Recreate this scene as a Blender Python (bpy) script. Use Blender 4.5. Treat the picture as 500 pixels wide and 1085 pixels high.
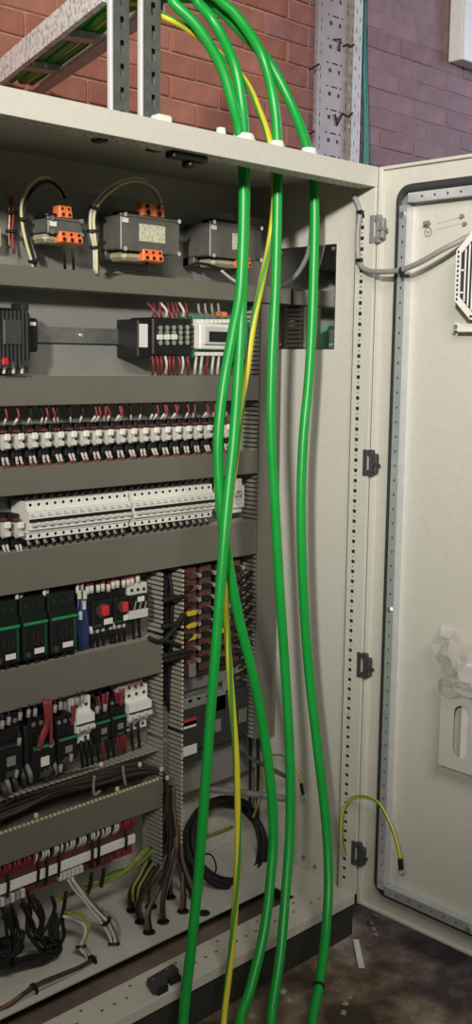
import bpy, math, random
from mathutils import Vector, Matrix
random.seed(7)
for o in list(bpy.data.objects): bpy.data.objects.remove(o)
C = bpy.context.scene.collection
S = bpy.context.scene

# ------------------------------------------------------------------ camera
CP = Vector((-2.2367, -1.767, 1.5074)); YAW, PITCH, ROLL, FPX = 0.778, -0.1409, 0.0129, 1133.74
def axes():
    cy, sy, cp, sp = math.cos(YAW), math.sin(YAW), math.cos(PITCH), math.sin(PITCH)
    f = Vector((sy*cp, cy*cp, sp)); r = Vector((cy, -sy, 0)); u = r.cross(f)
    cr, sr = math.cos(ROLL), math.sin(ROLL)
    return r*cr + u*sr, u*cr - r*sr, f
AR, AU, AF = axes()
cam = bpy.data.objects.new('camera', bpy.data.cameras.new('camera')); C.objects.link(cam)
cam.matrix_world = Matrix(((AR.x, AU.x, -AF.x, CP.x), (AR.y, AU.y, -AF.y, CP.y), (AR.z, AU.z, -AF.z, CP.z), (0, 0, 0, 1)))
cam.data.sensor_fit = 'VERTICAL'; cam.data.sensor_height = 36; cam.data.lens = FPX/1085*36
cam.data.clip_start = 0.05
S.camera = cam
def W(px, py, axis, val):
    """point where the sight line of a photo pixel meets the plane axis = val"""
    d = AF + AR*((px-250)/FPX) - AU*((py-542.5)/FPX)
    return CP + d*((val-CP[axis])/d[axis])
def Y(px, py, y): return W(px, py, 1, y)
def path(lst): return [Y(a, b, c) for a, b, c in lst]

# ------------------------------------------------------------------ light
S.view_settings.view_transform = 'Standard'; S.view_settings.look = 'None'
S.view_settings.gamma = 1; S.view_settings.exposure = -0.27
S.view_settings.use_curve_mapping = False
wd = bpy.data.worlds.new('world'); S.world = wd; wd.use_nodes = True
bg = wd.node_tree.nodes['Background']; bg.inputs[0].default_value = (1.0, 0.95, 0.88, 1); bg.inputs[1].default_value = 0.05
def spot(name, loc, tgt, power, size, blend, radius, col):
    l = bpy.data.lights.new(name, 'SPOT'); l.energy = power; l.spot_size = size; l.spot_blend = blend
    l.shadow_soft_size = radius; l.color = col
    o = bpy.data.objects.new(name, l); C.objects.link(o); o.location = loc
    o.rotation_euler = (Vector(tgt)-Vector(loc)).to_track_quat('-Z', 'Y').to_euler()
    return o
spot('work_lamp', (-5.2, -3.4, 3.19), (0.0, -0.15, 2.72), 1850, math.radians(50), 1.0, 0.2, (1.0, 0.965, 0.89))
def area(name, loc, tgt, power, sx, sy, col):
    l = bpy.data.lights.new(name, 'AREA'); l.shape = 'RECTANGLE'; l.size = sx; l.size_y = sy; l.energy = power; l.color = col
    o = bpy.data.objects.new(name, l); C.objects.link(o); o.location = loc
    o.rotation_euler = (Vector(tgt)-Vector(loc)).to_track_quat('-Z', 'Y').to_euler()
    return o
area('front_fill', (-1.9, -2.5, 3.0), (-0.6, 0.2, 0.6), 62, 1.4, 0.4, (1.0, 0.95, 0.86))  # fill light added from front and above to lift the interior
area('bluish_side_light', (3.6, -0.6, 3.0), (1.6, 1.2, 2.4), 48, 1.0, 1.0, (0.62, 0.72, 1.0))  # bluish light added for the back wall, from an unseen source at right

# ------------------------------------------------------------------ materials
MATS = {}
def mat(name, col, rough=0.5, metal=0.0, var=0.06, scale=40.0, bump=0.0, spec=0.5, alpha=1.0, trans=0.0):
    m = bpy.data.materials.new(name); m.use_nodes = True
    nt = m.node_tree; b = nt.nodes['Principled BSDF']
    tc = nt.nodes.new('ShaderNodeTexCoord'); nz = nt.nodes.new('ShaderNodeTexNoise')
    nz.inputs['Scale'].default_value = scale; nz.inputs['Detail'].default_value = 4
    nt.links.new(tc.outputs['Object'], nz.inputs['Vector'])
    rp = nt.nodes.new('ShaderNodeValToRGB')
    rp.color_ramp.elements[0].position = 0.3; rp.color_ramp.elements[1].position = 0.7
    rp.color_ramp.elements[0].color = tuple(max(0, c*(1-var)) for c in col)+(1,)
    rp.color_ramp.elements[1].color = tuple(min(1, c*(1+var)) for c in col)+(1,)
    nt.links.new(nz.outputs['Fac'], rp.inputs['Fac']); nt.links.new(rp.outputs['Color'], b.inputs['Base Color'])
    b.inputs['Roughness'].default_value = rough; b.inputs['Metallic'].default_value = metal
    b.inputs['Specular IOR Level'].default_value = spec
    b.inputs['Alpha'].default_value = alpha
    b.inputs['Transmission Weight'].default_value = trans
    if bump:
        bp = nt.nodes.new('ShaderNodeBump'); bp.inputs['Strength'].default_value = bump; bp.inputs['Distance'].default_value = 0.002
        nt.links.new(nz.outputs['Fac'], bp.inputs['Height']); nt.links.new(bp.outputs['Normal'], b.inputs['Normal'])
    MATS[name] = m
    return m
def ramp_mat(name, cols, scale, rough=0.6, metal=0.0, bump=0.3, detail=8, voronoi=False, dist=0.004):
    m = bpy.data.materials.new(name); m.use_nodes = True
    nt = m.node_tree; b = nt.nodes['Principled BSDF']
    tc = nt.nodes.new('ShaderNodeTexCoord')
    if voronoi:
        nz = nt.nodes.new('ShaderNodeTexVoronoi'); out = 'Color'
    else:
        nz = nt.nodes.new('ShaderNodeTexNoise'); nz.inputs['Detail'].default_value = detail; nz.inputs['Roughness'].default_value = 0.65; out = 'Fac'
    nz.inputs['Scale'].default_value = scale
    nt.links.new(tc.outputs['Object'], nz.inputs['Vector'])
    rp = nt.nodes.new('ShaderNodeValToRGB')
    while len(rp.color_ramp.elements) < len(cols): rp.color_ramp.elements.new(0.5)
    for e, (p, c) in zip(rp.color_ramp.elements, cols): e.position = p; e.color = tuple(c)+(1,)
    nt.links.new(nz.outputs[out], rp.inputs['Fac']); nt.links.new(rp.outputs['Color'], b.inputs['Base Color'])
    b.inputs['Roughness'].default_value = rough; b.inputs['Metallic'].default_value = metal
    if bump:
        bp = nt.nodes.new('ShaderNodeBump'); bp.inputs['Strength'].default_value = bump; bp.inputs['Distance'].default_value = dist
        nt.links.new(nz.outputs[out], bp.inputs['Height']); nt.links.new(bp.outputs['Normal'], b.inputs['Normal'])
    MATS[name] = m
    return m
M_CAB = mat('cabinet_grey_paint', (0.62, 0.60, 0.53), 0.38, 0, 0.03, 60, 0.05)
M_PLATE = mat('plate_grey_paint', (0.23, 0.226, 0.208), 0.42, 0, 0.04, 30)
M_DUCT = mat('duct_grey_plastic', (0.152, 0.145, 0.119), 0.45, 0, 0.03, 30)
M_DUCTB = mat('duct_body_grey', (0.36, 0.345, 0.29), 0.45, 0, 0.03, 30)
M_TIP = mat('duct_tip_highlight', (0.62, 0.56, 0.34), 0.5, 0, 0.05)  # cream stands in for light caught on the finger ends
M_BLK = mat('black_plastic', (0.012, 0.012, 0.0125), 0.45, 0, 0.2, spec=0.3)
M_BLK2 = mat('black_rubber', (0.012, 0.012, 0.012), 0.65, 0, 0.2)
M_DGREY = mat('dark_grey_plastic', (0.05, 0.05, 0.052), 0.5, 0, 0.1)
M_MGREY = mat('mid_grey_plastic', (0.22, 0.22, 0.21), 0.5, 0, 0.08)
M_GASK = mat('grey_foam_gasket', (0.038, 0.038, 0.040), 0.8, 0, 0.15, 200, 0.2)
M_WHT = mat('white_plastic', (0.80, 0.79, 0.74), 0.4, 0, 0.03)
M_LGREY = mat('light_grey_plastic', (0.60, 0.60, 0.56), 0.42, 0, 0.03)
M_ORG = mat('orange_plastic', (0.85, 0.20, 0.05), 0.45, 0, 0.06)
M_RED = mat('red_plastic', (0.55, 0.03, 0.03), 0.45, 0, 0.1)
M_DRED = mat('dark_red_plastic', (0.13, 0.030, 0.030), 0.5, 0, 0.15)
M_REDW = mat('red_wire_insulation', (0.23, 0.028, 0.034), 0.5, 0, 0.15)
M_BLUEW = mat('blue_wire_insulation', (0.025, 0.05, 0.15), 0.5, 0, 0.15)
M_BLKW = mat('black_wire_insulation', (0.014, 0.013, 0.013), 0.6, 0, 0.2, spec=0.3)
M_BRNW = mat('brown_wire_insulation', (0.052, 0.031, 0.025), 0.5, 0, 0.2)
M_GRYW = mat('grey_wire_insulation', (0.30, 0.29, 0.27), 0.5, 0, 0.08)
M_WHTW = mat('white_wire_insulation', (0.60, 0.58, 0.50), 0.5, 0, 0.08)
M_COP = mat('copper', (0.45, 0.17, 0.08), 0.35, 0.9, 0.2, 80)
M_TRB = mat('brown_busbar_cover', (0.10, 0.040, 0.030), 0.25, 0, 0.2)
M_YEL = mat('yellow_plastic', (0.70, 0.48, 0.04), 0.45, 0, 0.08)
M_DGRN = mat('green_stripe_plastic', (0.02, 0.26, 0.09), 0.45, 0, 0.08)
M_DKGRN = mat('dark_green_plastic', (0.009, 0.014, 0.0115), 0.5, 0, 0.12, spec=0.3)
M_PCB = mat('green_circuit_board', (0.06, 0.28, 0.16), 0.45, 0, 0.12, 90)
M_STEEL = mat('zinc_steel', (0.38, 0.385, 0.38), 0.38, 0.85, 0.15, 50)
M_BRIGHT = mat('bright_steel', (0.80, 0.80, 0.78), 0.25, 0.9, 0.05)
M_SCREW = mat('screw_steel', (0.62, 0.61, 0.57), 0.35, 0.8, 0.1)
M_CORE = ramp_mat('laminated_core_grey', [(0.3, (0.10, 0.098, 0.088)), (0.7, (0.15, 0.147, 0.13))], 30, 0.42, 0.2, 0.1)
M_COIL = mat('cream_coil_tape', (0.40, 0.36, 0.25), 0.5, 0, 0.1, 60)
M_GALV = ramp_mat('galvanised_spangle', [(0.2, (0.48, 0.49, 0.49)), (0.5, (0.86, 0.87, 0.87)), (1.0, (0.98, 0.98, 0.98))], 110, 0.42, 0.0, 0.1, voronoi=True)
M_GALV2 = ramp_mat('galvanised_dull', [(0.3, (0.36, 0.36, 0.35)), (0.7, (0.52, 0.51, 0.50))], 25, 0.45, 0.4, 0.08)
M_STRUT = ramp_mat('galvanised_strut', [(0.3, (0.16, 0.165, 0.16)), (0.7, (0.30, 0.31, 0.295))], 18, 0.4, 0.6, 0.1)
M_TRAY = ramp_mat('galvanised_tray', [(0.3, (0.29, 0.235, 0.20)), (0.7, (0.37, 0.305, 0.265))], 10, 0.5, 0.25, 0.05)
M_FLANGE = mat('galvanised_flange', (0.66, 0.70, 0.80), 0.4, 0.3, 0.05)
M_DRAIL = mat('door_rail_zinc', (0.64, 0.66, 0.69), 0.32, 0.6, 0.06, 30)
M_PANEL = mat('polished_dark_panel', (0.62, 0.62, 0.61), 0.07, 1.0, 0.05, 12)
M_GREEN = mat('green_cable_sheath', (0.006, 0.34, 0.042), 0.36, 0, 0.08, 14, 0.05)
M_TEAL = mat('teal_cable_sheath', (0.01, 0.20, 0.13), 0.4, 0, 0.1)
M_WGLND = mat('white_cable_gland', (0.82, 0.80, 0.74), 0.4, 0, 0.03)
M_PAPER = mat('white_paper', (0.75, 0.73, 0.68), 0.7, 0, 0.04)
M_BAG = mat('clear_plastic_film', (0.70, 0.67, 0.63), 0.16, 0, 0.05, 20, 0, 0.8, 0.40)
M_DOCKET = mat('folded_paper', (0.70, 0.68, 0.62), 0.6, 0, 0.05)
M_POCK = mat('grey_pocket_plastic', (0.56, 0.55, 0.51), 0.4, 0, 0.02)
M_FAN = mat('fan_grille_white', (0.84, 0.82, 0.76), 0.4, 0, 0.02)
M_FLOOR = ramp_mat('stained_concrete', [(0.38, (0.050, 0.034, 0.024)), (0.47, (0.13, 0.092, 0.064)), (0.54, (0.22, 0.165, 0.12)), (0.66, (0.42, 0.35, 0.27))], 5.5, 0.75, 0, 0.6, 10, dist=0.01)
M_PLINTH = mat('dark_plinth', (0.035, 0.037, 0.032), 0.6, 0, 0.15)
M_GLAND = mat('gland_plate_paint', (0.60, 0.585, 0.53), 0.5, 0, 0.05, 15)
M_DKFLOOR = mat('brown_well_floor', (0.20, 0.145, 0.115), 0.8, 0, 0.4, 8)
M_MORT = mat('mortar', (0.44, 0.22, 0.165), 0.9, 0, 0.15, 30, 0.4)
M_MORTP = mat('painted_mortar', (0.265, 0.17, 0.178), 0.85, 0, 0.12, 20, 0.3)
def brickmat(name, a, b): return ramp_mat(name, [(0.3, a), (0.7, b)], 9, 0.85, 0, 0.5, 8)
M_BRK = [brickmat('red_brick_a', (0.29, 0.10, 0.062), (0.40, 0.155, 0.10)), brickmat('red_brick_b', (0.34, 0.12, 0.078), (0.45, 0.185, 0.125)), brickmat('red_brick_c', (0.25, 0.088, 0.058), (0.37, 0.14, 0.092))]
M_BRKP = [brickmat('plum_brick_a', (0.22, 0.135, 0.14), (0.30, 0.19, 0.20)), brickmat('plum_brick_b', (0.25, 0.155, 0.16), (0.32, 0.205, 0.215)), brickmat('plum_brick_c', (0.19, 0.115, 0.125), (0.29, 0.18, 0.19))]
M_BRKM = [brickmat('pink_brick_a', (0.30, 0.125, 0.115), (0.40, 0.19, 0.18)), brickmat('pink_brick_b', (0.27, 0.11, 0.10), (0.38, 0.17, 0.16))]

M_CHIP = mat('pale_rubble', (0.36, 0.30, 0.25), 0.8, 0, 0.2, 60)
M_FERR = mat('ferrule_white', (0.62, 0.60, 0.54), 0.45, 0, 0.08)
M_BRNW2 = mat('light_brown_wire', (0.14, 0.085, 0.055), 0.5, 0, 0.2)
M_COPW = mat('orange_brown_wire', (0.22, 0.10, 0.05), 0.5, 0, 0.15)
M_DKYG = mat('dark_green_wire', (0.05, 0.14, 0.03), 0.5, 0, 0.2)
M_FANB = mat('filter_mat_grey', (0.035, 0.035, 0.042), 0.8, 0, 0.1)
M_GRYC = mat('grey_cable_sheath', (0.30, 0.285, 0.27), 0.45, 0, 0.05)
M_BRLINK = mat('brown_link', (0.20, 0.085, 0.055), 0.4, 0.3, 0.2)
M_ISO = mat('isolator_dark', (0.030, 0.031, 0.032), 0.45, 0, 0.1)
M_PLUG = mat('muted_red_plastic', (0.24, 0.035, 0.035), 0.5, 0, 0.1)
M_LINE = mat('grey_line', (0.40, 0.39, 0.36), 0.6, 0, 0.1)
def stripe_mat():
    """earth wire: yellow and green lengthwise bands that wind slowly round the core (uses the uv map of the tube)"""
    m = bpy.data.materials.new('yellow_green_earth_sheath'); m.use_nodes = True
    nt = m.node_tree; b = nt.nodes['Principled BSDF']
    uv = nt.nodes.new('ShaderNodeUVMap'); sx = nt.nodes.new('ShaderNodeSeparateXYZ')
    nt.links.new(uv.outputs['UV'], sx.inputs[0])
    a = nt.nodes.new('ShaderNodeMath'); a.operation = 'MULTIPLY'; a.inputs[1].default_value = 2.0
    nt.links.new(sx.outputs['X'], a.inputs[0])
    f = nt.nodes.new('ShaderNodeMath'); f.operation = 'FRACT'; nt.links.new(a.outputs[0], f.inputs[0])
    r = nt.nodes.new('ShaderNodeValToRGB'); r.color_ramp.interpolation = 'CONSTANT'
    r.color_ramp.elements[0].color = (0.66, 0.58, 0.03, 1); r.color_ramp.elements[1].position = 0.62; r.color_ramp.elements[1].color = (0.06, 0.27, 0.04, 1)
    nt.links.new(f.outputs[0], r.inputs['Fac']); nt.links.new(r.outputs['Color'], b.inputs['Base Color'])
    b.inputs['Roughness'].default_value = 0.4
    return m
M_EARTH = stripe_mat()
M_EARTHD = mat('yellow_green_thin_wire', (0.25, 0.27, 0.05), 0.5, 0, 0.3, 120)

# ------------------------------------------------------------------ mesh helpers
class MB:
    def __init__(s): s.v = []; s.f = []; s.m = []; s.uv = {}
    def add(s, vs, fs, m=0):
        o = len(s.v); s.v += [tuple(p) for p in vs]
        for f in fs: s.f.append(tuple(i+o for i in f)); s.m.append(m)
        return s
    def box(s, x0, x1, y0, y1, z0, z1, m=0, c=0.0):
        if x0 > x1: x0, x1 = x1, x0
        if y0 > y1: y0, y1 = y1, y0
        if z0 > z1: z0, z1 = z1, z0
        c = min(c, (x1-x0)*.45, (y1-y0)*.45, (z1-z0)*.45)
        if c <= 0:
            vs = [(x, y, z) for x in (x0, x1) for y in (y0, y1) for z in (z0, z1)]
            fs = [(0, 1, 3, 2), (4, 6, 7, 5), (0, 4, 5, 1), (2, 3, 7, 6), (0, 2, 6, 4), (1, 5, 7, 3)]
            return s.add(vs, fs, m)
        vs = []; idx = {}
        X = (x0, x1); Yy = (y0, y1); Z = (z0, z1)
        for i in (0, 1):
            for j in (0, 1):
                for k in (0, 1):
                    sx, sy, sz = (1-2*i)*c, (1-2*j)*c, (1-2*k)*c
                    for a in range(3):
                        p = [X[i]+sx, Yy[j]+sy, Z[k]+sz]; p[a] = (X[i], Yy[j], Z[k])[a]
                        idx[(i, j, k, a)] = len(vs); vs.append(p)
        fs = []
        for a in range(3):
            b, d = (a+1) % 3, (a+2) % 3
            for sd in (0, 1):
                q = []
                for (u, w) in ((0, 0), (1, 0), (1, 1), (0, 1)):
                    k = [0, 0, 0]; k[a] = sd; k[b] = u; k[d] = w; q.append(idx[tuple(k)+(a,)])
                fs.append(tuple(q) if sd else tuple(q[::-1]))
        for a in range(3):
            b, d = (a+1) % 3, (a+2) % 3
            for u in (0, 1):
                for w in (0, 1):
                    k0 = [0, 0, 0]; k1 = [0, 0, 0]; k0[b] = k1[b] = u; k0[d] = k1[d] = w; k1[a] = 1
                    q = (idx[tuple(k0)+(b,)], idx[tuple(k1)+(b,)], idx[tuple(k1)+(d,)], idx[tuple(k0)+(d,)])
                    fs.append(q if u != w else q[::-1])
        for i in (0, 1):
            for j in (0, 1):
                for k in (0, 1):
                    q = (idx[(i, j, k, 0)], idx[(i, j, k, 1)], idx[(i, j, k, 2)])
                    fs.append(q if (i+j+k) % 2 else q[::-1])
        return s.add(vs, fs, m)
    def prism(s, pts, axis, a, b, m=0):
        """pts: 2-D outline in the two other axes (cyclic order axis+1, axis+2) extruded from a to b"""
        def mk(p, h):
            q = [0, 0, 0]; q[axis] = h; q[(axis+1) % 3] = p[0]; q[(axis+2) % 3] = p[1]; return q
        n = len(pts)
        vs = [mk(p, a) for p in pts]+[mk(p, b) for p in pts]
        fs = [tuple(range(n))[::-1], tuple(range(n, 2*n))]+[(i, (i+1) % n, n+(i+1) % n, n+i) for i in range(n)]
        return s.add(vs, fs, m)
    def cyl(s, a, b, r, n=12, m=0, r2=None):
        a = Vector(a); b = Vector(b); d = (b-a).normalized(); r2 = r if r2 is None else r2
        t = Vector((0, 0, 1)) if abs(d.z) < .9 else Vector((1, 0, 0))
        u = d.cross(t).normalized(); w = d.cross(u)
        vs = [a+(u*math.cos(k*2*math.pi/n)+w*math.sin(k*2*math.pi/n))*r for k in range(n)]+[b+(u*math.cos(k*2*math.pi/n)+w*math.sin(k*2*math.pi/n))*r2 for k in range(n)]
        fs = [tuple(range(n)), tuple(range(n, 2*n))[::-1]]+[(i, n+i, n+(i+1) % n, (i+1) % n) for i in range(n)]
        return s.add(vs, fs, m)
    def tube(s, pts, r, n=8, m=0, sub=6, closed=False, twist=0.0):
        P = smooth([Vector(p) for p in pts], sub, closed)
        N = len(P); rings = []; base = len(s.v); u = None
        L = 0.0; lens = []
        for i in range(N):
            if i: L += (P[i]-P[i-1]).length
            lens.append(L)
            if closed: d = (P[(i+1) % N]-P[i-1]).normalized()
            else: d = (P[min(i+1, N-1)]-P[max(i-1, 0)]).normalized()
            if u is None:
                t = Vector((0, 0, 1)) if abs(d.z) < .9 else Vector((1, 0, 0)); u = d.cross(t).normalized()
            u = (u-d*u.dot(d)).normalized(); w = d.cross(u)
            for k in range(n):
                a = k*2*math.pi/n + twist*L
                s.v.append(tuple(P[i]+(u*math.cos(a)+w*math.sin(a))*r))
        def q(i, j):
            for k in range(n):
                k2 = (k+1) % n
                s.uv[len(s.f)] = [(k/n, lens[i]), (k/n, lens[j]), ((k+1)/n, lens[j]), ((k+1)/n, lens[i])]
                s.f.append((base+i*n+k, base+j*n+k, base+j*n+k2, base+i*n+k2)); s.m.append(m)
        for i in range(N-1): q(i, i+1)
        if closed: q(N-1, 0)
        else:
            s.f.append(tuple(base+k for k in range(n))); s.m.append(m)
            s.f.append(tuple(base+(N-1)*n+k for k in range(n))[::-1]); s.m.append(m)
        return s
    def perf(s, axis, h, th, us, vs_, hole, m=0):
        """sheet normal to axis at h, thickness th; grid cuts us, vs_ along the next two axes; cells where hole(i,j) are cut out"""
        nu, nv = len(us), len(vs_)
        def mk(u, v, z):
            q = [0, 0, 0]; q[axis] = z; q[(axis+1) % 3] = u; q[(axis+2) % 3] = v; return q
        b0 = len(s.v)
        for z in (h, h+th):
            for u in us:
                for v in vs_: s.v.append(tuple(mk(u, v, z)))
        I = lambda l, i, j: b0+l*nu*nv+i*nv+j
        solid = lambda i, j: 0 <= i < nu-1 and 0 <= j < nv-1 and not hole(i, j)
        for i in range(nu-1):
            for j in range(nv-1):
                if not solid(i, j): continue
                s.f.append((I(0, i, j), I(0, i, j+1), I(0, i+1, j+1), I(0, i+1, j))); s.m.append(m)
                s.f.append((I(1, i, j), I(1, i+1, j), I(1, i+1, j+1), I(1, i, j+1))); s.m.append(m)
                for (di, dj, a, b) in ((-1, 0, (i, j), (i, j+1)), (1, 0, (i+1, j+1), (i+1, j)), (0, -1, (i+1, j), (i, j)), (0, 1, (i, j+1), (i+1, j+1))):
                    if not solid(i+di, j+dj):
                        s.f.append((I(0, *a), I(1, *a), I(1, *b), I(0, *b))); s.m.append(m)
        return s
def smooth(P, sub, closed=False):
    if len(P) < 3 and not closed: return P
    out = []; n = len(P)
    rng = n if closed else n-1
    for i in range(rng):
        if closed: p0, p1, p2, p3 = P[i-1], P[i], P[(i+1) % n], P[(i+2) % n]
        else:
            p1, p2 = P[i], P[i+1]; p0 = P[i-1] if i else p1*2-p2; p3 = P[i+2] if i+2 < n else p2*2-p1
        for k in range(sub):
            t = k/sub
            out.append(0.5*((2*p1)+(p2-p0)*t+(2*p0-5*p1+4*p2-p3)*t*t+(3*p1-p0-3*p2+p3)*t**3))
    if not closed: out.append(P[-1])
    return out
def wloc(o):
    v = Vector((0, 0, 0))
    while o: v += Vector(o.location); o = o.parent
    return v
def build(name, mb, mats, parent=None, loc=None, smooth_=False):
    if not isinstance(mats, (list, tuple)): mats = [mats]
    off = Vector(loc) if loc is not None else Vector((0, 0, 0))
    if parent: off = off+wloc(parent) if loc is not None else wloc(parent)
    me = bpy.data.meshes.new(name)
    me.from_pydata([(x-off.x, y-off.y, z-off.z) for x, y, z in mb.v], [], mb.f)
    for m in mats: me.materials.append(m)
    me.polygons.foreach_set('material_index', mb.m)
    if mb.uv:
        ul = me.uv_layers.new(name='UVMap')
        for fi, co in mb.uv.items():
            p = me.polygons[fi]
            for li, c in zip(p.loop_indices, co): ul.data[li].uv = c
    if smooth_: me.polygons.foreach_set('use_smooth', [True]*len(mb.f))
    me.update()
    o = bpy.data.objects.new(name, me); C.objects.link(o)
    if parent: o.parent = parent
    elif loc is not None: o.location = loc
    return o
def tag(o, label, cat, group=None):
    o['label'] = label; o['category'] = cat
    if group: o['group'] = group
    return o
def thing(name, label, cat, loc=(0, 0, 0), group=None):
    o = bpy.data.objects.new(name, None); C.objects.link(o); o.location = loc; o.empty_display_size = 0.02
    return tag(o, label, cat, group)
def structure(o): o['kind'] = 'structure'; return o
def stuff(o): o['kind'] = 'stuff'; return o
KIDS = {}
def copy_tree(o, loc, label=None):
    c = o.copy(); C.objects.link(c); c.location = loc
    if label: c['label'] = label
    def rec(src, dst):
        for ch in src.children:
            k = ch.copy(); C.objects.link(k); k.parent = dst; rec(ch, k)
    rec(o, c)
    return c
ORD = ['first', 'second', 'third', 'fourth', 'fifth', 'sixth', 'seventh', 'eighth', 'ninth', 'tenth', 'eleventh', 'twelfth', 'thirteenth', 'fourteenth', 'fifteenth', 'sixteenth', 'seventeenth', 'eighteenth', 'nineteenth', 'twentieth', 'twenty-first', 'twenty-second']
def wire(name, pts, r, m, label, cat='wire', group=None, n=6, sub=5):
    mb = MB().tube(pts, r, n, 0, sub)
    return tag(build(name, mb, m, smooth_=True), label, cat, group)
def frange(a, b, step):
    out = []; x = a
    while x < b: out.append(x); x += step
    return out
def screw(mb, x, y, z, r, m, ax=1):
    d = [0, 0, 0]; d[ax] = -0.002
    mb.cyl((x, y, z), (x+d[0], y+d[1], z+d[2]), r, 8, m)

# ------------------------------------------------------------------ the setting
FZ = -0.10
fl = MB(); 
N = 48
for i in range(N+1):
    for j in range(N+1):
        x = -5+9*i/N; y = -5+6.4*j/N
        fl.v.append((x, y, FZ-0.004+0.004*math.sin(x*7.3+math.cos(y*9)*2)*math.sin(y*6.1+x*2)))
for i in range(N):
    for j in range(N):
        a = i*(N+1)+j; fl.f.append((a, a+N+1, a+N+2, a+1)); fl.m.append(0)
structure(build('floor', fl, M_FLOOR, smooth_=True))
WY = 1.20
wb = MB().box(-5, 1.16, WY+0.006, WY+0.2, FZ-.02, 3.6, 0).box(1.16, 4.0, WY+0.006, WY+0.2, FZ-.02, 3.6, 1)
wall = structure(build('wall_back', wb, [M_MORT, M_MORTP]))
CH, BL = 0.0785, 0.238
meshes = {}
for r in range(12):
    z0 = 2.02+r*CH
    for k in range(-5, 17):
        x0 = -0.02+k*BL+(BL/2 if r % 2 else 0)
        if x0 < -1.0 or x0 > 3.0: continue
        xm = x0+BL/2
        paint = xm > 1.16
        mm = random.choice(M_BRKP) if paint else (random.choice(M_BRKM) if xm > 0.86 else random.choice(M_BRK))
        key = (mm.name, random.randint(0, 1))
        if key not in meshes:
            b = MB(); j = key[1]*0.001
            b.box(0.005, BL-0.005-j*2, -0.003-j*2, 0.03, 0.0045+j, CH-0.0045, 0, 0.003)
            me = build('brick', b, mm, wall); meshes[key] = me.data
            me.location = (x0, WY+(.0055 if paint else 0), z0); continue
        o = bpy.data.objects.new('brick', meshes[key]); C.objects.link(o); o.parent = wall
        o.location = (x0+random.uniform(-.002, .002), WY+random.uniform(-.001, 0.003)+(.0055 if paint else 0), z0+random.uniform(-.0015, .0015))
        o.rotation_euler = (random.uniform(-.008, .008), random.uniform(-.006, .006), 0)

# ------------------------------------------------------------------ cabinet
cab = thing('switchgear_cabinet', 'tall open grey steel switchgear cabinet with its door swung to the right', 'cabinet', (-0.75, 0.25, FZ))
LX = -1.50
build('top_panel', MB().box(LX, 0.012, 0.004, 0.49, 1.988, 2.0, 0, .002), M_CAB, cab)
tf = MB().box(LX, 0.0, 0.0, 0.004, 1.95, 2.0, 0, .001)
us = [0.004, 0.016, 0.022, 0.036, 0.042, 0.052]
vs = [LX]
xx = LX+.02
hk = []
while xx < -0.03: vs += [xx, xx+.010]; xx += .0275
vs.append(-0.0103)
# strip under the top front edge; axis 2 -> us along x, vs along y
tf.perf(2, 1.950, 0.002, vs, us, lambda i, j: i % 2 == 1 and (j == 1 or j == 3))
tf.box(LX, -0.0103, 0.05, 0.052, 1.952, 1.97)
build('top_frame', tf, M_CAB, cab)
# right front post: narrow front face and the drilled strip that faces into the cabinet
po = MB().box(-0.0103, 0.0, 0.0, 0.004, 0.0, 1.95, 0, .0008)
us = [0.004, 0.034, 0.0375, 0.0425, 0.046, 0.062]
vs = [0.028]; z = 0.06; kinds = {}
while z < 1.90:
    kinds[len(vs)-1+1-0] = 0
    vs += [z, z+.0095]; kinds[len(vs)-2] = 1
    vs += [z+.0165, z+.0200]; kinds[len(vs)-2] = 2
    z += .0275
vs.append(1.95)
po.perf(0, -0.0103, 0.002, us, vs, lambda i, j: (kinds.get(j) == 1 and 1 <= i <= 3) or (kinds.get(j) == 2 and i == 2))
po.box(-0.0103, 0.0, 0.060, 0.062, 0.028, 1.95)
build('front_post', po, M_CAB, cab)
build('post_hollow_shade', MB().box(-0.0078, -0.0005, 0.030, 0.050, 0.04, 1.93), M_BLK2, cab)  # black strip standing in for the shade inside the hollow post
build('front_post', MB().box(LX, LX+.02, 0.0, 0.06, 0.0, 1.95, 0, .001), M_CAB, cab)
build('side_panel', MB().box(0.0, 0.012, 0.006, 0.482, 0.0, 1.988), M_CAB, cab)
build('side_panel', MB().box(LX-.012, LX, 0.006, 0.482, 0.0, 1.988), M_CAB, cab)
build('back_panel', MB().box(LX, 0.0, 0.470, 0.482, 0.0, 1.988), M_CAB, cab)
mp = MB().box(LX+.01, -0.022, 0.370, 0.373, 0.30, 1.90).box(-0.025, -0.022, 0.373, 0.395, 0.30, 1.90).box(LX+.01, -0.022, 0.373, 0.39, 0.30, 0.303).box(LX+.01, -.022, .373, .39, 1.897, 1.90)
build('mounting_plate', mp, M_PLATE, cab)
br = MB().box(LX, 0.0, 0.0, 0.003, 0.0, 0.028, 0, .0008)
us = [LX]; x = LX+.03; 
while x < -0.03: us += [x, x+.009]; x += .036
us.append(-0.0)
br.perf(2, 0.026, 0.002, us, [0.003, 0.050, 0.057, 0.082, 0.089, 0.105], lambda i, j: i % 2 == 1 and (j == 1 if (i//2) % 4 else j == 3))
br.box(LX, 0.0, 0.103, 0.105, 0.0, 0.026).box(LX, 0, .003, .103, 0.002, 0.004)
build('bottom_rail', br, M_CAB, cab)
gp = MB().box(LX+.01, -0.14, 0.188, 0.465, 0.022, 0.030, 0, .001)
build('gland_plate', gp, M_GLAND, cab)
build('gland_plate', MB().box(-0.138, 0.0, 0.1055, 0.465, 0.022, 0.0278, 0, .001), M_CAB, cab)
pl = MB().box(LX, 0.0, 0.012, 0.030, FZ, -0.0005).box(LX, 0.0, 0.455, 0.48, FZ, -0.0005).box(-0.02, 0.0, 0.03, 0.455, FZ, -0.0005).box(LX, LX+.02, 0.03, 0.455, FZ, -0.0005)
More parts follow.
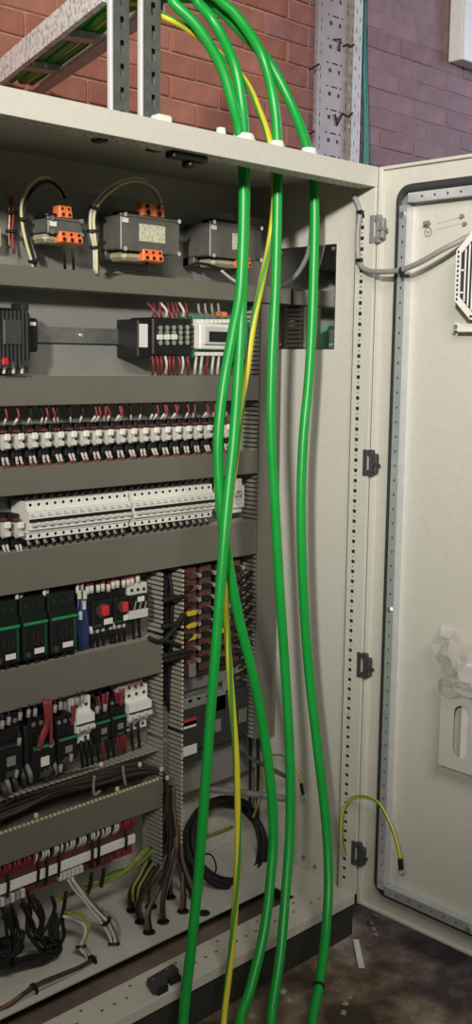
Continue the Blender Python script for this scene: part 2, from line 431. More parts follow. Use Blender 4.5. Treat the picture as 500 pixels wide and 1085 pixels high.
build('plinth', pl, M_PLINTH, cab)
build('raised_well_floor', MB().box(LX+.02, -0.02, 0.031, 0.454, -0.045, -0.040), M_DKFLOOR, cab)  # floor added high inside the plinth so the gap shows brown, not black
# polished blanking plate on the side wall
bp_ = build('blanking_plate', MB().box(-0.004, 0.0, 0.131, 0.344, 1.541, 1.818, 0, .001), M_PANEL, cab)
for yy, zz in ((.142, 1.552), (.235, 1.552), (.333, 1.552), (.142, 1.806), (.235, 1.806), (.333, 1.806), (.142, 1.68)):
    build('screw', MB().cyl((-0.004, yy, zz), (-0.0065, yy, zz), .005, 8), M_BRIGHT, cab)
# black latch keeper under the top frame
lk = MB().box(-0.675, -0.575, 0.02, 0.05, 1.936, 1.950, 0, .002).box(-0.69, -0.66, 0.055, 0.10, 1.955, 1.975, 0, .002).box(-.62, -.60, .03, .06, 1.925, 1.94, 0, .003)
build('latch_keeper', lk, M_BLK, cab)
build('latch_keeper', MB().box(-0.86, -0.835, 0.04, 0.07, 1.945, 1.965, 0, .003), M_BLK, cab)
# hinges
for hz in (1.845, 1.243, 0.691, 0.150):
    h = MB().box(-0.0135, -0.0103, 0.000, 0.014, hz-.035, hz+.035, 0, .001)
    h.box(-0.013, 0.0, -0.018, 0.0, hz-.035, hz-.018, 0, .002).box(-0.013, 0.0, -0.018, 0.0, hz+.018, hz+.035, 0, .002)
    h.cyl((-0.008, -0.010, hz-.033), (-0.008, -0.010, hz+.033), .005, 10)
    h.box(-0.016, -0.001, -0.032, -0.014, hz-.026, hz+.026, 0, .003)
    h.cyl((-.016, -.026, hz), (-.022, -.026, hz), .007, 8).cyl((-.010, -.032, hz-.004), (-.010, -.04, hz-.004), .005, 8)
    build('hinge', h, M_MGREY if hz > 1.5 else M_DGREY, cab)
# lugs and bolts low on the side wall
for (px, py) in ((322, 908), (334, 918), (336, 929), (327, 932)):
    p = W(px, py, 0, 0.0); build('bolt', MB().cyl((0, p.y, p.z), (-.005, p.y, p.z), .006, 8), M_MGREY, cab)
# ---- door, swung through ninety degrees: a part of the cabinet
dm = MB().box(0.008, 0.024, -0.66, -0.0015, 0.0, 2.0, 0, .002)
dm.box(0.0, 0.010, -0.014, -0.0015, 0.0, 2.0, 0, .001).box(0.0, 0.010, -0.66, -0.652, 0.0, 2.0, 0, .001)
dm.box(0.0, 0.010, -0.652, -0.016, 1.992, 2.0, 0, .001).box(0.0, 0.010, -0.652, -0.016, 0.0, 0.008, 0, .001)
door = build('door', dm, M_CAB, cab)
g = []
def rrect(y0, y1, z0, z1, r, x, n=5):
    out = []
    for (cy, cz, a0) in ((y1-r, z1-r, 0), (y0+r, z1-r, 90), (y0+r, z0+r, 180), (y1-r, z0+r, 270)):
        for k in range(n+1):
            a = math.radians(a0+90*k/n); out.append((x, cy+r*math.cos(a), cz+r*math.sin(a)))
    return out
ga = MB(); ga.tube(rrect(-0.60, -0.072, 0.066, 1.938, 0.03, 0.001), 0.0108, 10, 0, 1, closed=True)
build('gasket', ga, M_GASK, door, smooth_=True)
def rail_v(y0, y1, z0, z1):
    m = MB(); vs = [z0]; z = z0+.03
    while z < z1-.02: vs += [z, z+.006]; z += .0375
    vs.append(z1)
    ym = (y0+y1)/2
    m.perf(0, -0.020, 0.002, [y0, ym-.0025, ym+.0025, y1], vs, lambda i, j: i == 1 and j % 2 == 1)
    m.box(-0.018, 0.008, y1-.002, y1, z0, z1).box(-0.018, 0.008, y0, y0+.002, z0, z1)
    return m
build('door_frame_rail', rail_v(-0.108, -0.085, 0.085, 1.895), M_DRAIL, door)
build('door_frame_rail', rail_v(-0.585, -0.562, 0.085, 1.895), M_DRAIL, door)
def rail_h(z0, z1, ya, yb):
    m = MB(); us = [ya]; y = ya+.03
    while y < yb-.02: us += [y, y+.006]; y += .0375
    us.append(yb); zm = (z0+z1)/2
    m.perf(0, -0.020, 0.002, us, [z0, zm-.0025, zm+.0025, z1], lambda i, j: j == 1 and i % 2 == 1)
    m.box(-0.018, 0.008, ya, yb, z0, z0+.002).box(-0.018, 0.008, ya, yb, z1-.002, z1)
    return m
build('door_frame_rail', rail_h(1.900, 1.923, -0.56, -0.11), M_DRAIL, door)
build('door_frame_rail', rail_h(0.073, 0.098, -0.56, -0.11), M_DRAIL, door)
for (yy, zz) in ((-0.0965, 0.112), (-0.0965, 0.865), (-0.0965, 1.872), (-0.38, 0.085)):
    build('screw', MB().cyl((-0.020, yy, zz), (-0.025, yy, zz), .0075, 8), M_BRIGHT, door)
# corner bracket and earth stud with its ring mark
build('corner_bracket', MB().prism([(-0.108, 1.895), (-0.085, 1.895), (-0.085, 1.905), (-0.10, 1.92), (-0.108, 1.92)], 0, -0.012, 0.008), M_MGREY, door)
p = W(453, 237, 0, 0.006)
es = MB().cyl((0.008, p.y, p.z), (-0.008, p.y, p.z), .005, 8).cyl((0.008, p.y, p.z), (0.004, p.y, p.z), .009, 6)
build('earth_stud', es, M_MGREY, door)
em = MB(); q = W(453, 246, 0, 0.006)
em.tube([(0.0075, q.y+.011*math.cos(a*math.pi/6), q.z+.011*math.sin(a*math.pi/6)) for a in range(12)], .0009, 4, 0, 1, closed=True)
for k, w in enumerate((.007, .005, .002)): em.box(0.0068, 0.0079, q.y-w, q.y+w, q.z-.001-.004*k+.003, q.z-.004*k+.003)
build('earth_mark', em, M_DGREY, door)
st = MB()
for (a, b) in ((490, 229), (493, 237)):
    p = W(a, b, 0, 0.006); build('stud', MB().cyl((0.008, p.y, p.z), (0.0, p.y, p.z), .005, 8), M_MGREY, door)
for (a, b, c_, d_) in ((463, 222, 463, 243), (463, 243, 493, 236), (463, 237, 492, 229)):
    p = W(a, b, 0, 0.0078); q = W(c_, d_, 0, 0.0078); st.cyl((0.0078, p.y, p.z), (0.0078, q.y, q.z), .0008, 4)
build('thin_outline', st, M_LINE, door)  # thin grey lines on the door panel

# ------------------------------------------------------------------ cable ducts
LY, PY = 0.290, 0.370      # front of the lids, face of the mounting plate
def fingers_h(m, x0, x1, z, th=0.002, pitch=0.0165, w=0.0122, y0=LY, tip=None):
    x = x0+.004
    m.box(x0, x1, PY-.018, PY, z-th/2, z+th/2)
    while x+w < x1:
        m.box(x, x+w, y0+.002, PY-.018, z-th/2, z+th/2)
        if tip is not None: m.box(x+.001, x+w-.001, y0, y0+.003, z-.0025, z+.0025, 1)
        x += pitch
def fingers_v(m, z0, z1, x, th=0.002, pitch=0.0125, w=0.0085, tip=None):
    z = z0+.004
    m.box(x-th/2, x+th/2, PY-.018, PY, z0, z1)
    while z+w < z1:
        m.box(x-th/2, x+th/2, LY+.002, PY-.018, z, z+w)
        if tip is not None: m.box(x-.0025, x+.0025, LY, LY+.003, z+.001, z+w-.001, 1)
        z += pitch
def hduct(x0, x1, z0, z1, label, lid=(None, None), tip=None):
    t = thing('cable_duct', label, 'cable duct', ((x0+x1)/2, PY, z0))
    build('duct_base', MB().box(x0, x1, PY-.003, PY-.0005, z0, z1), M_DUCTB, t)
    for z in (z0+.002, z1-.002):
        m = MB(); fingers_h(m, x0, x1, z, tip=tip)
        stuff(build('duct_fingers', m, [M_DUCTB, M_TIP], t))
    a, b = lid[0] if lid[0] is not None else z0, lid[1] if lid[1] is not None else z1
    build('duct_lid', MB().box(x0, x1, LY-.003, LY, a, b, 0, .0015).box(x0, x1, LY, LY+.010, b-.0055, b-.0035).box(x0, x1, LY, LY+.010, a+.0035, a+.0055), M_DUCT, t)
    return t
DX0 = LX+.015
hduct(DX0, -0.008, 1.663, 1.708, 'grey plastic cable duct under the transformers, topmost and longest of the ducts')
hduct(DX0, -0.130, 1.400, 1.467, 'grey plastic cable duct between the rail device row and the relay row')
hduct(DX0, -0.130, 1.199, 1.261, 'grey plastic cable duct between the relay row and the white breakers')
hduct(DX0, -0.130, 0.973, 1.070, 'wide grey plastic cable duct right below the white breakers')
hduct(DX0, -0.476, 0.700, 0.797, 'short grey cable duct below the green-striped breakers')
# duct with its lid pulled down: loose wires show above the front board
t = thing('cable_duct', 'open grey cable duct stuffed with loose brown cables, lowest of the ducts', 'cable duct', (-0.83, PY, 0.332))
build('duct_base', MB().box(DX0, -0.476, PY-.003, PY-.0005, 0.332, 0.494), M_DUCT, t)
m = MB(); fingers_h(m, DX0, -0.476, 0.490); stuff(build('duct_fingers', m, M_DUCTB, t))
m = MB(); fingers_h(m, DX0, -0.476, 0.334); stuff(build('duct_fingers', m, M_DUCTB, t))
build('front_board', MB().box(DX0, -0.474, LY-.003, LY, 0.332, 0.410, 0, .001), M_DUCT, t)
m = MB(); x = DX0+.004
while x < -0.485: m.box(x, x+.0075, LY-.0035, LY+.002, 0.410, 0.415); x += .0125
stuff(build('board_edge_highlight', m, M_TIP, t))  # bright caps painted as the lit edge of the board
# vertical ducts
t = thing('cable_duct', 'upright open grey cable duct with highlight-painted finger tips, right of the green-striped breakers', 'cable duct', (-0.44, PY, 0.15))
build('duct_base', MB().box(-0.472, -0.400, PY-.003, PY-.0005, 0.15, 0.968), M_DUCT, t)
for (x, zz0) in ((-0.472, 0.15), (-0.400, 0.20)):
    for (za, zb) in ((zz0, 0.52), (0.52, 0.80), (0.80, 0.968)):
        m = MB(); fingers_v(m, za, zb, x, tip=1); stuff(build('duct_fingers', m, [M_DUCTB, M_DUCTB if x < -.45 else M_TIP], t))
t = thing('cable_duct', 'upright grey cable duct with closed lid at the right edge of the mounting plate', 'cable duct', (-0.09, PY, 0.43))
build('duct_base', MB().box(-0.127, -0.055, PY-.003, PY-.0005, 0.43, 1.660), M_DUCT, t)
for x in (-0.126, -0.056):
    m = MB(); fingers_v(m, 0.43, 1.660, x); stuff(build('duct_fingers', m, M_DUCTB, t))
build('duct_lid', MB().box(-0.1275, -0.0545, LY-.003, LY, 0.43, 1.660, 0, .0015).box(-.1225, -.1205, LY, LY+.01, .43, 1.66).box(-.0615, -.0595, LY, LY+.01, .43, 1.66), M_DUCT, t)

# ------------------------------------------------------------------ things above the cabinet
def strut(px0, py0, px1, py1, label, y=0.20):
    p = Y(px0, py0, y); q = Y(px1, py1, y); w = q.x-p.x
    t = thing('strut_channel', label, 'strut', (p.x+w/2, y, 2.0), 'slotted strut posts on the cabinet roof')
    vs = [2.0]; z = 2.03
    while z < 2.56: vs += [z, z+.028]; z += .050
    vs.append(2.60)
    build('slotted_web', MB().perf(1, y, 0.0025, vs, [p.x+.006, p.x+w*.50, p.x+w*.74, p.x+w], lambda i, j: j == 1 and i % 2 == 1), M_STRUT, t)
    xr = p.x+w
    build('right_flange', MB().prism([(xr-.0025, y+.0026), (xr, y+.0026), (xr, y+.021), (xr-.010, y+.021), (xr-.010, y+.0185), (xr-.0025, y+.0185)], 2, 2.0, 2.60), M_STRUT, t)
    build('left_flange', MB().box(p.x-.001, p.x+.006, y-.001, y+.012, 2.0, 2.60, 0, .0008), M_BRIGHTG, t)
    build('foot_plate', MB().box(p.x-.01, p.x+w+.012, y-.03, y+.04, 2.0, 2.006), M_STEEL, t)
    return t
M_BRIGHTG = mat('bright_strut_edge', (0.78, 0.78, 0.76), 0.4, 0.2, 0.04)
strut(117.5, 100, 137, 104, 'slotted grey steel strut post on the cabinet roof, left of the two')
strut(149.5, 106, 170, 110, 'slotted grey steel strut post on the cabinet roof, right of the two')
# ladder tray carrying the cables to the roof
TZ = 2.30
A0 = W(0, 87.5, 2, TZ); A1 = W(105, 4, 2, TZ); B0 = W(49, 97, 2, TZ); B1 = W(115, 54, 2, TZ)
dv = (A1-A0).normalized(); nv = Vector((dv.y, -dv.x, 0)); 
if nv.x < 0: nv = -nv
wdt = ((B0-A0).dot(nv)+(B1-A0).dot(nv))/2
L0, L1 = -0.10, (A1-A0).length+0.02
def TP(l, w, z): return A0+dv*l+nv*w+Vector((0, 0, z))
def obox(m, l0, l1, w0, w1, z0, z1, k=0):
    vs = [TP(l, w, z) for l in (l0, l1) for w in (w0, w1) for z in (z0, z1)]
    return m.add(vs, [(0, 1, 3, 2), (4, 6, 7, 5), (0, 4, 5, 1), (2, 3, 7, 6), (0, 2, 6, 4), (1, 5, 7, 3)], k)
lt = thing('ladder_tray', 'galvanised cable ladder with green cables on it, running above the cabinet roof', 'cable tray', tuple(TP((L0+L1)/2, wdt/2, 0)))
m = MB(); obox(m, L0, L1, 0, .003, 0, .066); obox(m, L0, L1, 0.003, .016, 0, .003); obox(m, L0, L1, .003, .014, .063, .066)
build('side_rail', m, M_GALV, lt)
m = MB(); obox(m, L0, L1, wdt-.003, wdt, 0, .066); obox(m, L0, L1, wdt-.040, wdt-.003, 0, .003)
build('side_rail', m, M_GALV2, lt)
l = L0+.02
for (px, py) in ((20, 78), (77, 40)):
    pass
RL = []
for k in range(-1, 5):
    RL.append(k)
rp = [ (W(46, 77, 2, TZ)-A0).dot(dv), (W(90, 45, 2, TZ)-A0).dot(dv) ]
stp = rp[1]-rp[0]
l = rp[0]-2*stp
while l < L1:
    if l > L0:
        m = MB(); obox(m, l-.020, l+.020, .004, wdt-.004, .004, .008); obox(m, l-.020, l-.017, .004, wdt-.004, .008, .022); obox(m, l+.017, l+.020, .004, wdt-.004, .008, .022)
        build('rung', m, M_GALV2, lt)
    l += stp

# green power cables: from the ladder, over the roof, down through the glands and out at the bottom
CR = 0.0125
def tray_run(w, lift): return [TP(L0+.02, w, .035+lift), TP((L0+L1)*.5, w, .035+lift), TP(L1-.10, w, .04+lift)]
def cable(label, w, top, low, mt=M_GREEN, r=CR, lift=0.0, name='power_cable', twist=0, group=None):
    pts = tray_run(w, lift)+path(top)+low
    mb = MB().tube(pts, r, 14, 0, 7, twist=twist)
    return tag(build(name, mb, mt, smooth_=True), label, 'cable', group)
def floor_end(px, py, x2, y2): return [Vector((x2, y2, FZ+CR+.002))]
gy = 0.11
lowA = path([(258, 200, gy), (255, 300, .10), (247, 350, .095), (238, 400, .09), (232, 450, .085), (231, 490, .08), (234, 540, .07), (241, 590, .062), (253, 655, .055), (268, 715, .05), (281, 785, .035), (289, 860, .01), (288, 915, -.015), (280, 985, -.060), (266, 1045, -.10), (254, 1085, -.13)])
lowB = path([(260, 200, gy+.004), (258, 270, .105), (256, 330, .095), (252, 400, .08), (247, 470, .06), (241, 530, .045), (236, 590, .033), (229, 680, .025), (222, 770, .018), (216, 850, .010), (210, 930, -.010), (203, 1000, -.035), (194, 1085, -.065)])
lowC = path([(294, 200, gy), (292, 300, .10), (288, 380, .09), (287, 450, .08), (291, 530, .07), (296, 620, .06), (302, 710, .05), (307, 800, .02), (307, 880, -.01), (303, 940, -.045), (297, 1010, -.10), (287, 1085, -.165)])
lowD = path([(333, 200, gy), (332, 300, .10), (328, 390, .09), (321, 470, .08), (319, 540, .07), (321, 620, .06), (327, 710, .05), (336, 790, .02), (345, 870, -.02), (348, 930, -.06), (345, 990, -.115), (338, 1045, -.18), (331, 1085, -.235)])
def end(lst, dx, dy, dz):
    p = lst[-1]
    d = (lst[-1]-lst[-2]).normalized()
    k = max(0.0, p.z-(FZ+CR+.012))
    return lst+[p+Vector((dx*.4, dy*.5, -k*.7)), Vector((p.x+dx, p.y+dy, FZ+CR+.004)), Vector((p.x+dx*2.2, p.y+dy*2.5, FZ+CR+.004))]
cable('green power cable, left of the pair at the leftmost gland, bulging right near the floor', wdt*.18,
      [(172, -8, .20), (186, 5, .17), (210, 30, .14), (234, 70, .12), (247, 112, gy), (254, 143, gy)], end(lowA, -.05, -.10, 0))
cable('green power cable, front one of the pair crossing over, slanting left to the floor', wdt*.38,
      [(195, -6, .20), (212, 6, .17), (228, 26, .14), (248, 68, .125), (256, 110, gy+.004), (259, 142, gy+.004)], end(lowB, -.08, -.10, 0))
cable('green power cable hanging alone in the middle, second from the right', wdt*.58,
      [(212, -8, .21), (238, 5, .18), (256, 24, .16), (278, 60, .14), (290, 108, .115), (294, 154, gy)], end(lowC, -.05, -.10, 0))
cD = cable('rightmost green power cable, hanging close to the cabinet side wall', wdt*.78,
      [(206, -2, .25), (232, 10, .22), (258, 36, .19), (286, 68, .16), (309, 112, .125), (326, 158, gy)], end(lowD, -.02, -.08, 0))
lowE = path([(291, 205, .125), (286, 255, .125), (277, 300, .12), (268, 345, .115), (262, 390, .11), (256, 430, .105), (250, 480, .10), (244, 530, .09), (239, 580, .08), (239, 640, .068), (244, 720, .055), (250, 800, .035), (252, 870, .02), (251, 930, -.005), (246, 1000, -.04), (237, 1085, -.09)])
tp = Y(338, 1045, -.18); td = (lowD[-1]-lowD[-2]).normalized(); build('cable_tie', MB().cyl(tp-td*.004, tp+td*.004, CR*1.12, 14), M_BLK, cD)
cable('yellow and green striped earth cable threading behind the green pair', wdt*.66,
      [(172, 17, .21), (198, 30, .18), (224, 50, .155), (258, 84, .14), (274, 116, .13), (286, 152, .125)], end(lowE, -.06, -.09, 0), M_EARTH, .0085, -.004, 'earth_cable', 6.0)
# glands on the roof, one under each entry
for (px, py, yy, r, lab) in ((258, 143, gy+.002, .034, 'white cable gland on the roof edge where the green pair enters'), (293, 153, gy, .024, 'white cable gland on the roof edge around the middle green cable'),
                    (327, 160, gy, .026, 'white cable gland on the roof edge around the rightmost green cable')):
    p = Y(px, py, yy)
    g = MB().cyl((p.x, yy, 2.0), (p.x, yy, 2.024), r*.92, 20).cyl((p.x, yy, 2.024), (p.x, yy, 2.039), r*.85, 20, 0, r*.7)
    tag(build('cable_gland', g, M_WGLND, loc=(p.x, yy, 2.0)), lab, 'gland')
p = Y(171, 128, .06)
tag(build('strut_foot_cap', MB().box(p.x-.02, p.x+.02, .045, .075, 2.0, 2.026, 0, .004), M_WGLND, loc=(p.x, .06, 2.0)), 'small white plastic cap on the roof edge below the right strut', 'cap')
p = Y(234, 141, .07)
tag(build('blind_plug', MB().cyl((p.x, .07, 2.0), (p.x, .07, 2.030), .014, 12, 0, .010), M_WGLND, loc=(p.x, .07, 2.0)), 'small white plug on the roof edge left of the green pair', 'plug')

# perforated tray standing upright against the wall
TY = 1.13
p0 = Y(334, 80, TY); p1 = Y(373, 80, TY)
vt = thing('perforated_tray', 'upright grey perforated cable tray fixed against the brick wall', 'cable tray', ((p0.x+p1.x)/2, TY, 2.0))
x0, x1 = p0.x-.006, p1.x+.004; w = x1-x0
us = [1.7]; zz = 2.05; slots = {}
while zz < 3.0:
    us += [zz, zz+.006]; slots[len(us)-2] = 'h'
    us += [zz+.022, zz+.040]; slots[len(us)-2] = 'v'
    us += [zz+.0545, zz+.070]; slots[len(us)-2] = 'w'
    zz += .088
us.append(3.1)
f = [0, .04, .065, .15, .17, .31, .36, .44, .50, .54, .60, .66, .71, .82, .84, .90, .92, .955, .98, 1]
vs = [x0+w*a for a in f]
def hole(i, j):
    k = slots.get(i)
    if k == 'h': return 5 <= j <= 11 and j != 6 and j != 10 or j in (7, 8, 9)
    if k == 'v': return j in (1, 3, 13, 17)
    if k == 'w': return j in (1, 3, 6, 10, 13, 15, 17)
    return False
build('tray_web', MB().perf(1, TY, 0.0015, us, vs, hole), M_TRAY, vt)
us2 = [TY-.042, TY-.034, TY-.028, TY-.016, TY-.010, TY]
vs2 = [1.7]; zz = 2.05; 
while zz < 3.05: vs2 += [zz, zz+.018]; zz += .036
vs2.append(3.1)
build('side_flange', MB().perf(0, x1, 0.0015, us2, vs2, lambda i, j: j % 2 == 1 and (i == 3 if (j//2) % 2 else i == 1)), M_FLANGE, vt)
build('side_flange', MB().perf(0, x0-.0015, 0.0015, [TY-.012, TY-.008, TY-.004, TY], vs2, lambda i, j: j % 2 == 1 and i == 1), M_TRAY, vt)
for k, (pts) in enumerate(([(328, 74), (333, 71), (338, 68)], [(328, 142), (333, 139)])):
    q = path([(a, b, TY-.030) for a, b in pts]); build('tie_tail', MB().tube(q, .004, 6, 0, 3), M_BLKW, vt)
for pts in ([(354, 42), (361, 41), (359, 54)], [(364, 49), (369, 47), (371, 50), (375, 47)], [(355, 121), (357, 133), (363, 120), (369, 124), (374, 119)]):
    q = path([(a, b, TY-.004) for a, b in pts]); build('tie_tail', MB().tube(q, .0035, 6, 0, 1), M_BLKW, vt)
for k, lab in enumerate(('thin teal cable hanging right of the perforated tray, nearer the tray', 'thin teal cable hanging right of the perforated tray, farther from it')):
    q = path([(384.5+k*1.5, -10, TY+.02), (385+k*1.6, 60, TY+.02), (386.5+k*1.6, 110, TY+.015), (386+k*2.8, 175, TY+.01)]); q.append(Vector((q[-1].x, q[-1].y, 1.75)))
    wire('data_cable', q, .007, M_TEAL, lab, 'cable', n=8)
# pale enclosure on the wall at the right
p = Y(490, 63, 1.12)
eb = thing('wall_enclosure', 'pale white box mounted on the plum brick wall at upper right', 'enclosure', (p.x+.18, 1.19, p.z))
build('body', MB().box(p.x+.003, p.x+.36, 1.13, 1.20, p.z+.003, p.z+.45, 0, .004), M_WHT, eb)
build('cover', MB().box(p.x, p.x+.363, 1.115, 1.13, p.z, p.z+.453, 0, .004), M_WHT, eb)

# ------------------------------------------------------------------ devices on the mounting plate
# -- transformers
def terminal_block(parent, x0, x1, z0, z1, y0, y1, n, name='terminal_block'):
    m = MB().box(x0, x1, y0, y1, z0, z1, 0, .002)
    m2 = MB()
    for k in range(n):
        cx = x0+(k+.5)*(x1-x0)/n
        m.box(cx-.5*(x1-x0)/n+.001, cx+.5*(x1-x0)/n-.001, y0-.003, y0+.004, z0+.002, z0+(z1-z0)*.55, 0, .001)
        m2.cyl((cx, y0-.0032, z0+(z1-z0)*.30), (cx, y0-.0042, z0+(z1-z0)*.30), (x1-x0)/n*.22, 8)
        m2.cyl((cx, y0+.001, z0+(z1-z0)*.76), (cx, y0-.001, z0+(z1-z0)*.76), (x1-x0)/n*.18, 8)
    o = build(name, m, M_ORG, parent)
    build('screw_holes', m2, M_BLK, o)
def transformer(label, x0, x1, z0, z1, yf, plate=None, tops=(0.1, 0.4), bots=(.5, 0.9), hb=.018, sticker=True, coil=(.1, .9)):
    t = thing('transformer', label, 'transformer', ((x0+x1)/2, PY, z0-.03))
    yb = yf+.085; w = x1-x0
    m = MB().box(x0, x1, yf, yb, z0, z1, 0, .002)
    n = 12
    build('core', m, M_CORE, t)
    # pressed sheet lips above and below the core
    m = MB().box(x0-.003, x1+.003, yf-.003, yf+.004, z0-.003, z0+.003, 0, .001).box(x0-.003, x1+.003, yf-.003, yf+.004, z1-.003, z1+.003, 0, .001)
    build('lip', m, M_CORE, t)
    for fa, fb in ((x0+.004, x0+.02), (x1-.02, x1-.004)): build('foot', MB().box(fa, fb, yb-.02, PY-.0005, z0-.022, z0, 0, .001), M_CORE, t)
    m = MB().box(x0+.004, x1-.004, yb, PY-.0005, z0-.024, z1, 0, .002)
    build('bracket', m, M_CORE, t)
    for xx in (x0+.008, x1-.008):
        for zz in (z0+.0, z1): build('core_bolt', MB().cyl((xx, yf-.003, zz), (xx, yf-.008, zz), .0055, 6), M_BRIGHT, t)
    cz0 = z0-hb-.006
    m = MB().box(x0+w*coil[0], x0+w*coil[1], yf+.008, yf+.07, cz0, z0-.003, 0, .008)
    build('coil', m, M_COIL, t)
    m = MB().box(x0+w*coil[0]+.01, x0+w*coil[1]-.01, yf+.012, yf+.066, z1+.003, z1+.014, 0, .004)
    build('coil', m, M_BLK, t)
    terminal_block(t, x0+w*tops[0], x0+w*tops[1], z1+.003, z1+.003+hb*1.75, yf+.004, yf+.03, 2)
    terminal_block(t, x0+w*bots[0], x0+w*bots[1], z0-.004-hb*1.1, z0+.004, yf-.006, yf+.014, 3)
    if plate: build('nameplate', MB().box(x0+w*plate[0], x0+w*plate[1], yf-.0012, yf, z0+(z1-z0)*plate[2], z0+(z1-z0)*plate[3], 0, .0004), M_NAME, t)
    if sticker: build('sticker', MB().box(x0+.004, x0+.022, yf-.001, yf, z1-.017, z1-.006, 0), M_PAPER, t)
    return t
M_NAME = ramp_mat('nameplate_print', [(0.35, (0.30, 0.30, 0.22)), (0.5, (0.60, 0.58, 0.42)), (1.0, (0.68, 0.66, 0.52))], 120, 0.4, 0, 0.0)
transformer('small transformer with orange terminals on the top shelf, leftmost of the three', -0.832, -0.738, 1.784, 1.814, .262, None, (.35, .72), (.28, .95), .016, True, (-.05, .9))
transformer('large grey transformer with pale nameplate and orange terminals, middle of the three', -0.628, -0.444, 1.764, 1.842, .262, (.30, .74, .28, .80), (.36, .74), (.34, .68), .019, True, (.08, .80))
transformer('large grey transformer behind the green cables, rightmost of the three', -0.342, -0.155, 1.770, 1.852, .262, (.42, .66, .25, .75), (.62, .80), (.52, .76), .019, True, (.10, .62))
def loom(label, pts, yy, cols, r=.004, name='wire_loom', sp=.0075, ties=(), group=None, jit=.002):
    base = path([(a, b, yy) if not isinstance(yy, list) else (a, b, yy[i]) for i, (a, b) in enumerate(pts)])
    t = thing(name, label, 'wire loom', tuple(base[0]), group)
    n = len(cols)
    for k, c in enumerate(cols):
        a = k*2.4; off = Vector((math.cos(a), math.sin(a)*.5, math.sin(a)*.6))*sp*(0.35+.45*math.sqrt(k))
        q = [p+off+Vector((random.uniform(-jit, jit), random.uniform(-jit, jit), random.uniform(-jit, jit))) for p in base]
        build('wire', MB().tube(q, r, 6, 0, 5), c, t, smooth_=True)
    for f_ in ties:
        i = int(f_); p = base[i]; d = (base[min(i+1, len(base)-1)]-base[max(i-1, 0)]).normalized()
        build('cable_tie', MB().cyl(p-d*.003, p+d*.003, sp*1.5+r*.8, 10), M_BLK, t)
    return t
M_PYW = mat('pale_yellow_wire', (0.62, 0.58, 0.30), 0.5, 0, 0.08)
loom('grey and yellow wire loop left of the small transformer', [(68, 208), (62, 197), (50, 190), (36, 196), (27, 214), (25, 232), (30, 255), (36, 276), (38, 286)], .30, [M_GRYW, M_PYW, M_BLKW], .0038, ties=(5, 7))
loom('white and yellow wire loop left of the large middle transformer', [(170, 214), (163, 200), (150, 191), (132, 192), (112, 204), (100, 222), (98, 245), (101, 262), (102, 288)], .285, [M_GRYW, M_WHTW, M_PYW, M_GRYW], .004, ties=(5, 6, 7))
loom('reddish wires standing on the plate at the far left of the top shelf', [(11, 208), (12, 225), (12, 245), (13, 264)], .345, [M_BRNW, M_COP, M_REDW], .003, ties=(1, 2))
tag(build('terminal_strip', MB().box(Y(-10, 238, .33).x, Y(2, 238, .33).x, .33, PY-.0005, Y(0, 262, .33).z, Y(0, 240, .33).z, 0, .003), M_COIL), 'cream terminal strip cut by the left edge on the top shelf', 'terminal')
for k, (a, b, c_, d_) in enumerate(((66, 262, 69, 286), (76, 264, 78, 286))):
    wire('supply_wire', path([(a, b, .27), ((a+c_)/2+.6, (b+d_)/2, .272), (c_, d_, .295)]), .0035, M_BLKW, ('left' if k == 0 else 'right')+' black wire hanging from the small transformer terminals')
for k, (pts, mt) in enumerate((([(152, 279), (158, 290), (150, 293), (138, 290), (122, 292), (112, 297)], M_BLKW), ([(196, 290), (210, 285), (228, 289), (244, 296), (252, 292)], M_BLKW), ([(234, 292), (243, 300), (252, 306)], M_WHTW))):
    wire('lead_wire', path([(a, b-6, .272) for a, b in pts]), .004, mt, ['black lead curling under the large middle transformer', 'black lead arching below the rightmost transformer', 'short white lead below the rightmost transformer'][k])

# -- second row: contactor, rail, distribution block, controller
def boxpx(m, a, b, c_, d_, y0, y1, k=0, ch=.002):
    """box whose front face spans the pixel corners (a,b)-(c_,d_) at depth y0"""
    p = Y(a, b, y0); q = Y(c_, d_, y0); return m.box(p.x, q.x, y0, y1, q.z, p.z, k, ch)
def base_thing(name, label, cat, px, py, group=None):
    p = Y(px, py, PY); return thing(name, label, cat, (p.x, PY, p.z), group)
def rail(label, z, xa, xb):
    t = thing('din_rail', label, 'rail', ((xa+xb)/2, PY, z))
    m = MB().box(xa, xb, PY-.008, PY-.0065, z-.013, z+.013).box(xa, xb, PY-.0065, PY-.0005, z-.0145, z-.013).box(xa, xb, PY-.0065, PY-.0005, z+.013, z+.0145)
    m.box(xa, xb, PY-.0085, PY-.0065, z-.0185, z-.013, 0).box(xa, xb, PY-.0085, PY-.0065, z+.013, z+.0185, 0)
    build('rail', m, M_STEEL, t)
    return t
zr = Y(100, 356, PY).z
rt = rail('bare steel mounting rail between the black contactor and the black terminal block', zr, Y(38, 354, PY).x, Y(152, 356, PY).x)
for px in (86, 138): p = Y(px, 355.5, PY-.008); build('screw', MB().cyl((p.x, PY-.008, p.z), (p.x, PY-.012, p.z), .005, 8), M_BRIGHT, rt)
t = base_thing('contactor', 'big black contactor at the left edge beside the bare rail', 'contactor', 10, 385)
m = boxpx(MB(), -40, 327, 33, 382, .262, PY-.0005, 0, .004); build('body', m, M_BLK, t)
m = MB(); boxpx(m, -40, 334, 41, 373, .285, PY-.01, 0, .004); build('body', m, M_BLK, t)
m = MB(); boxpx(m, 23, 321, 31, 330, .275, .32, 0, .002); boxpx(m, -10, 325, 20, 329, .270, .32, 0, .002); build('top_terminals', m, M_BLK2, t)
m = MB(); 
for k in range(9):
    p = Y(-6+k*4.2, 327, .262); m.box(p.x-.002, p.x+.002, .259, .263, p.z-.128, p.z-.004)
boxpx(m, 4, 338, 24, 366, .256, .263, 0, .003)
build('cover_ribs', m, M_DGREY, t)
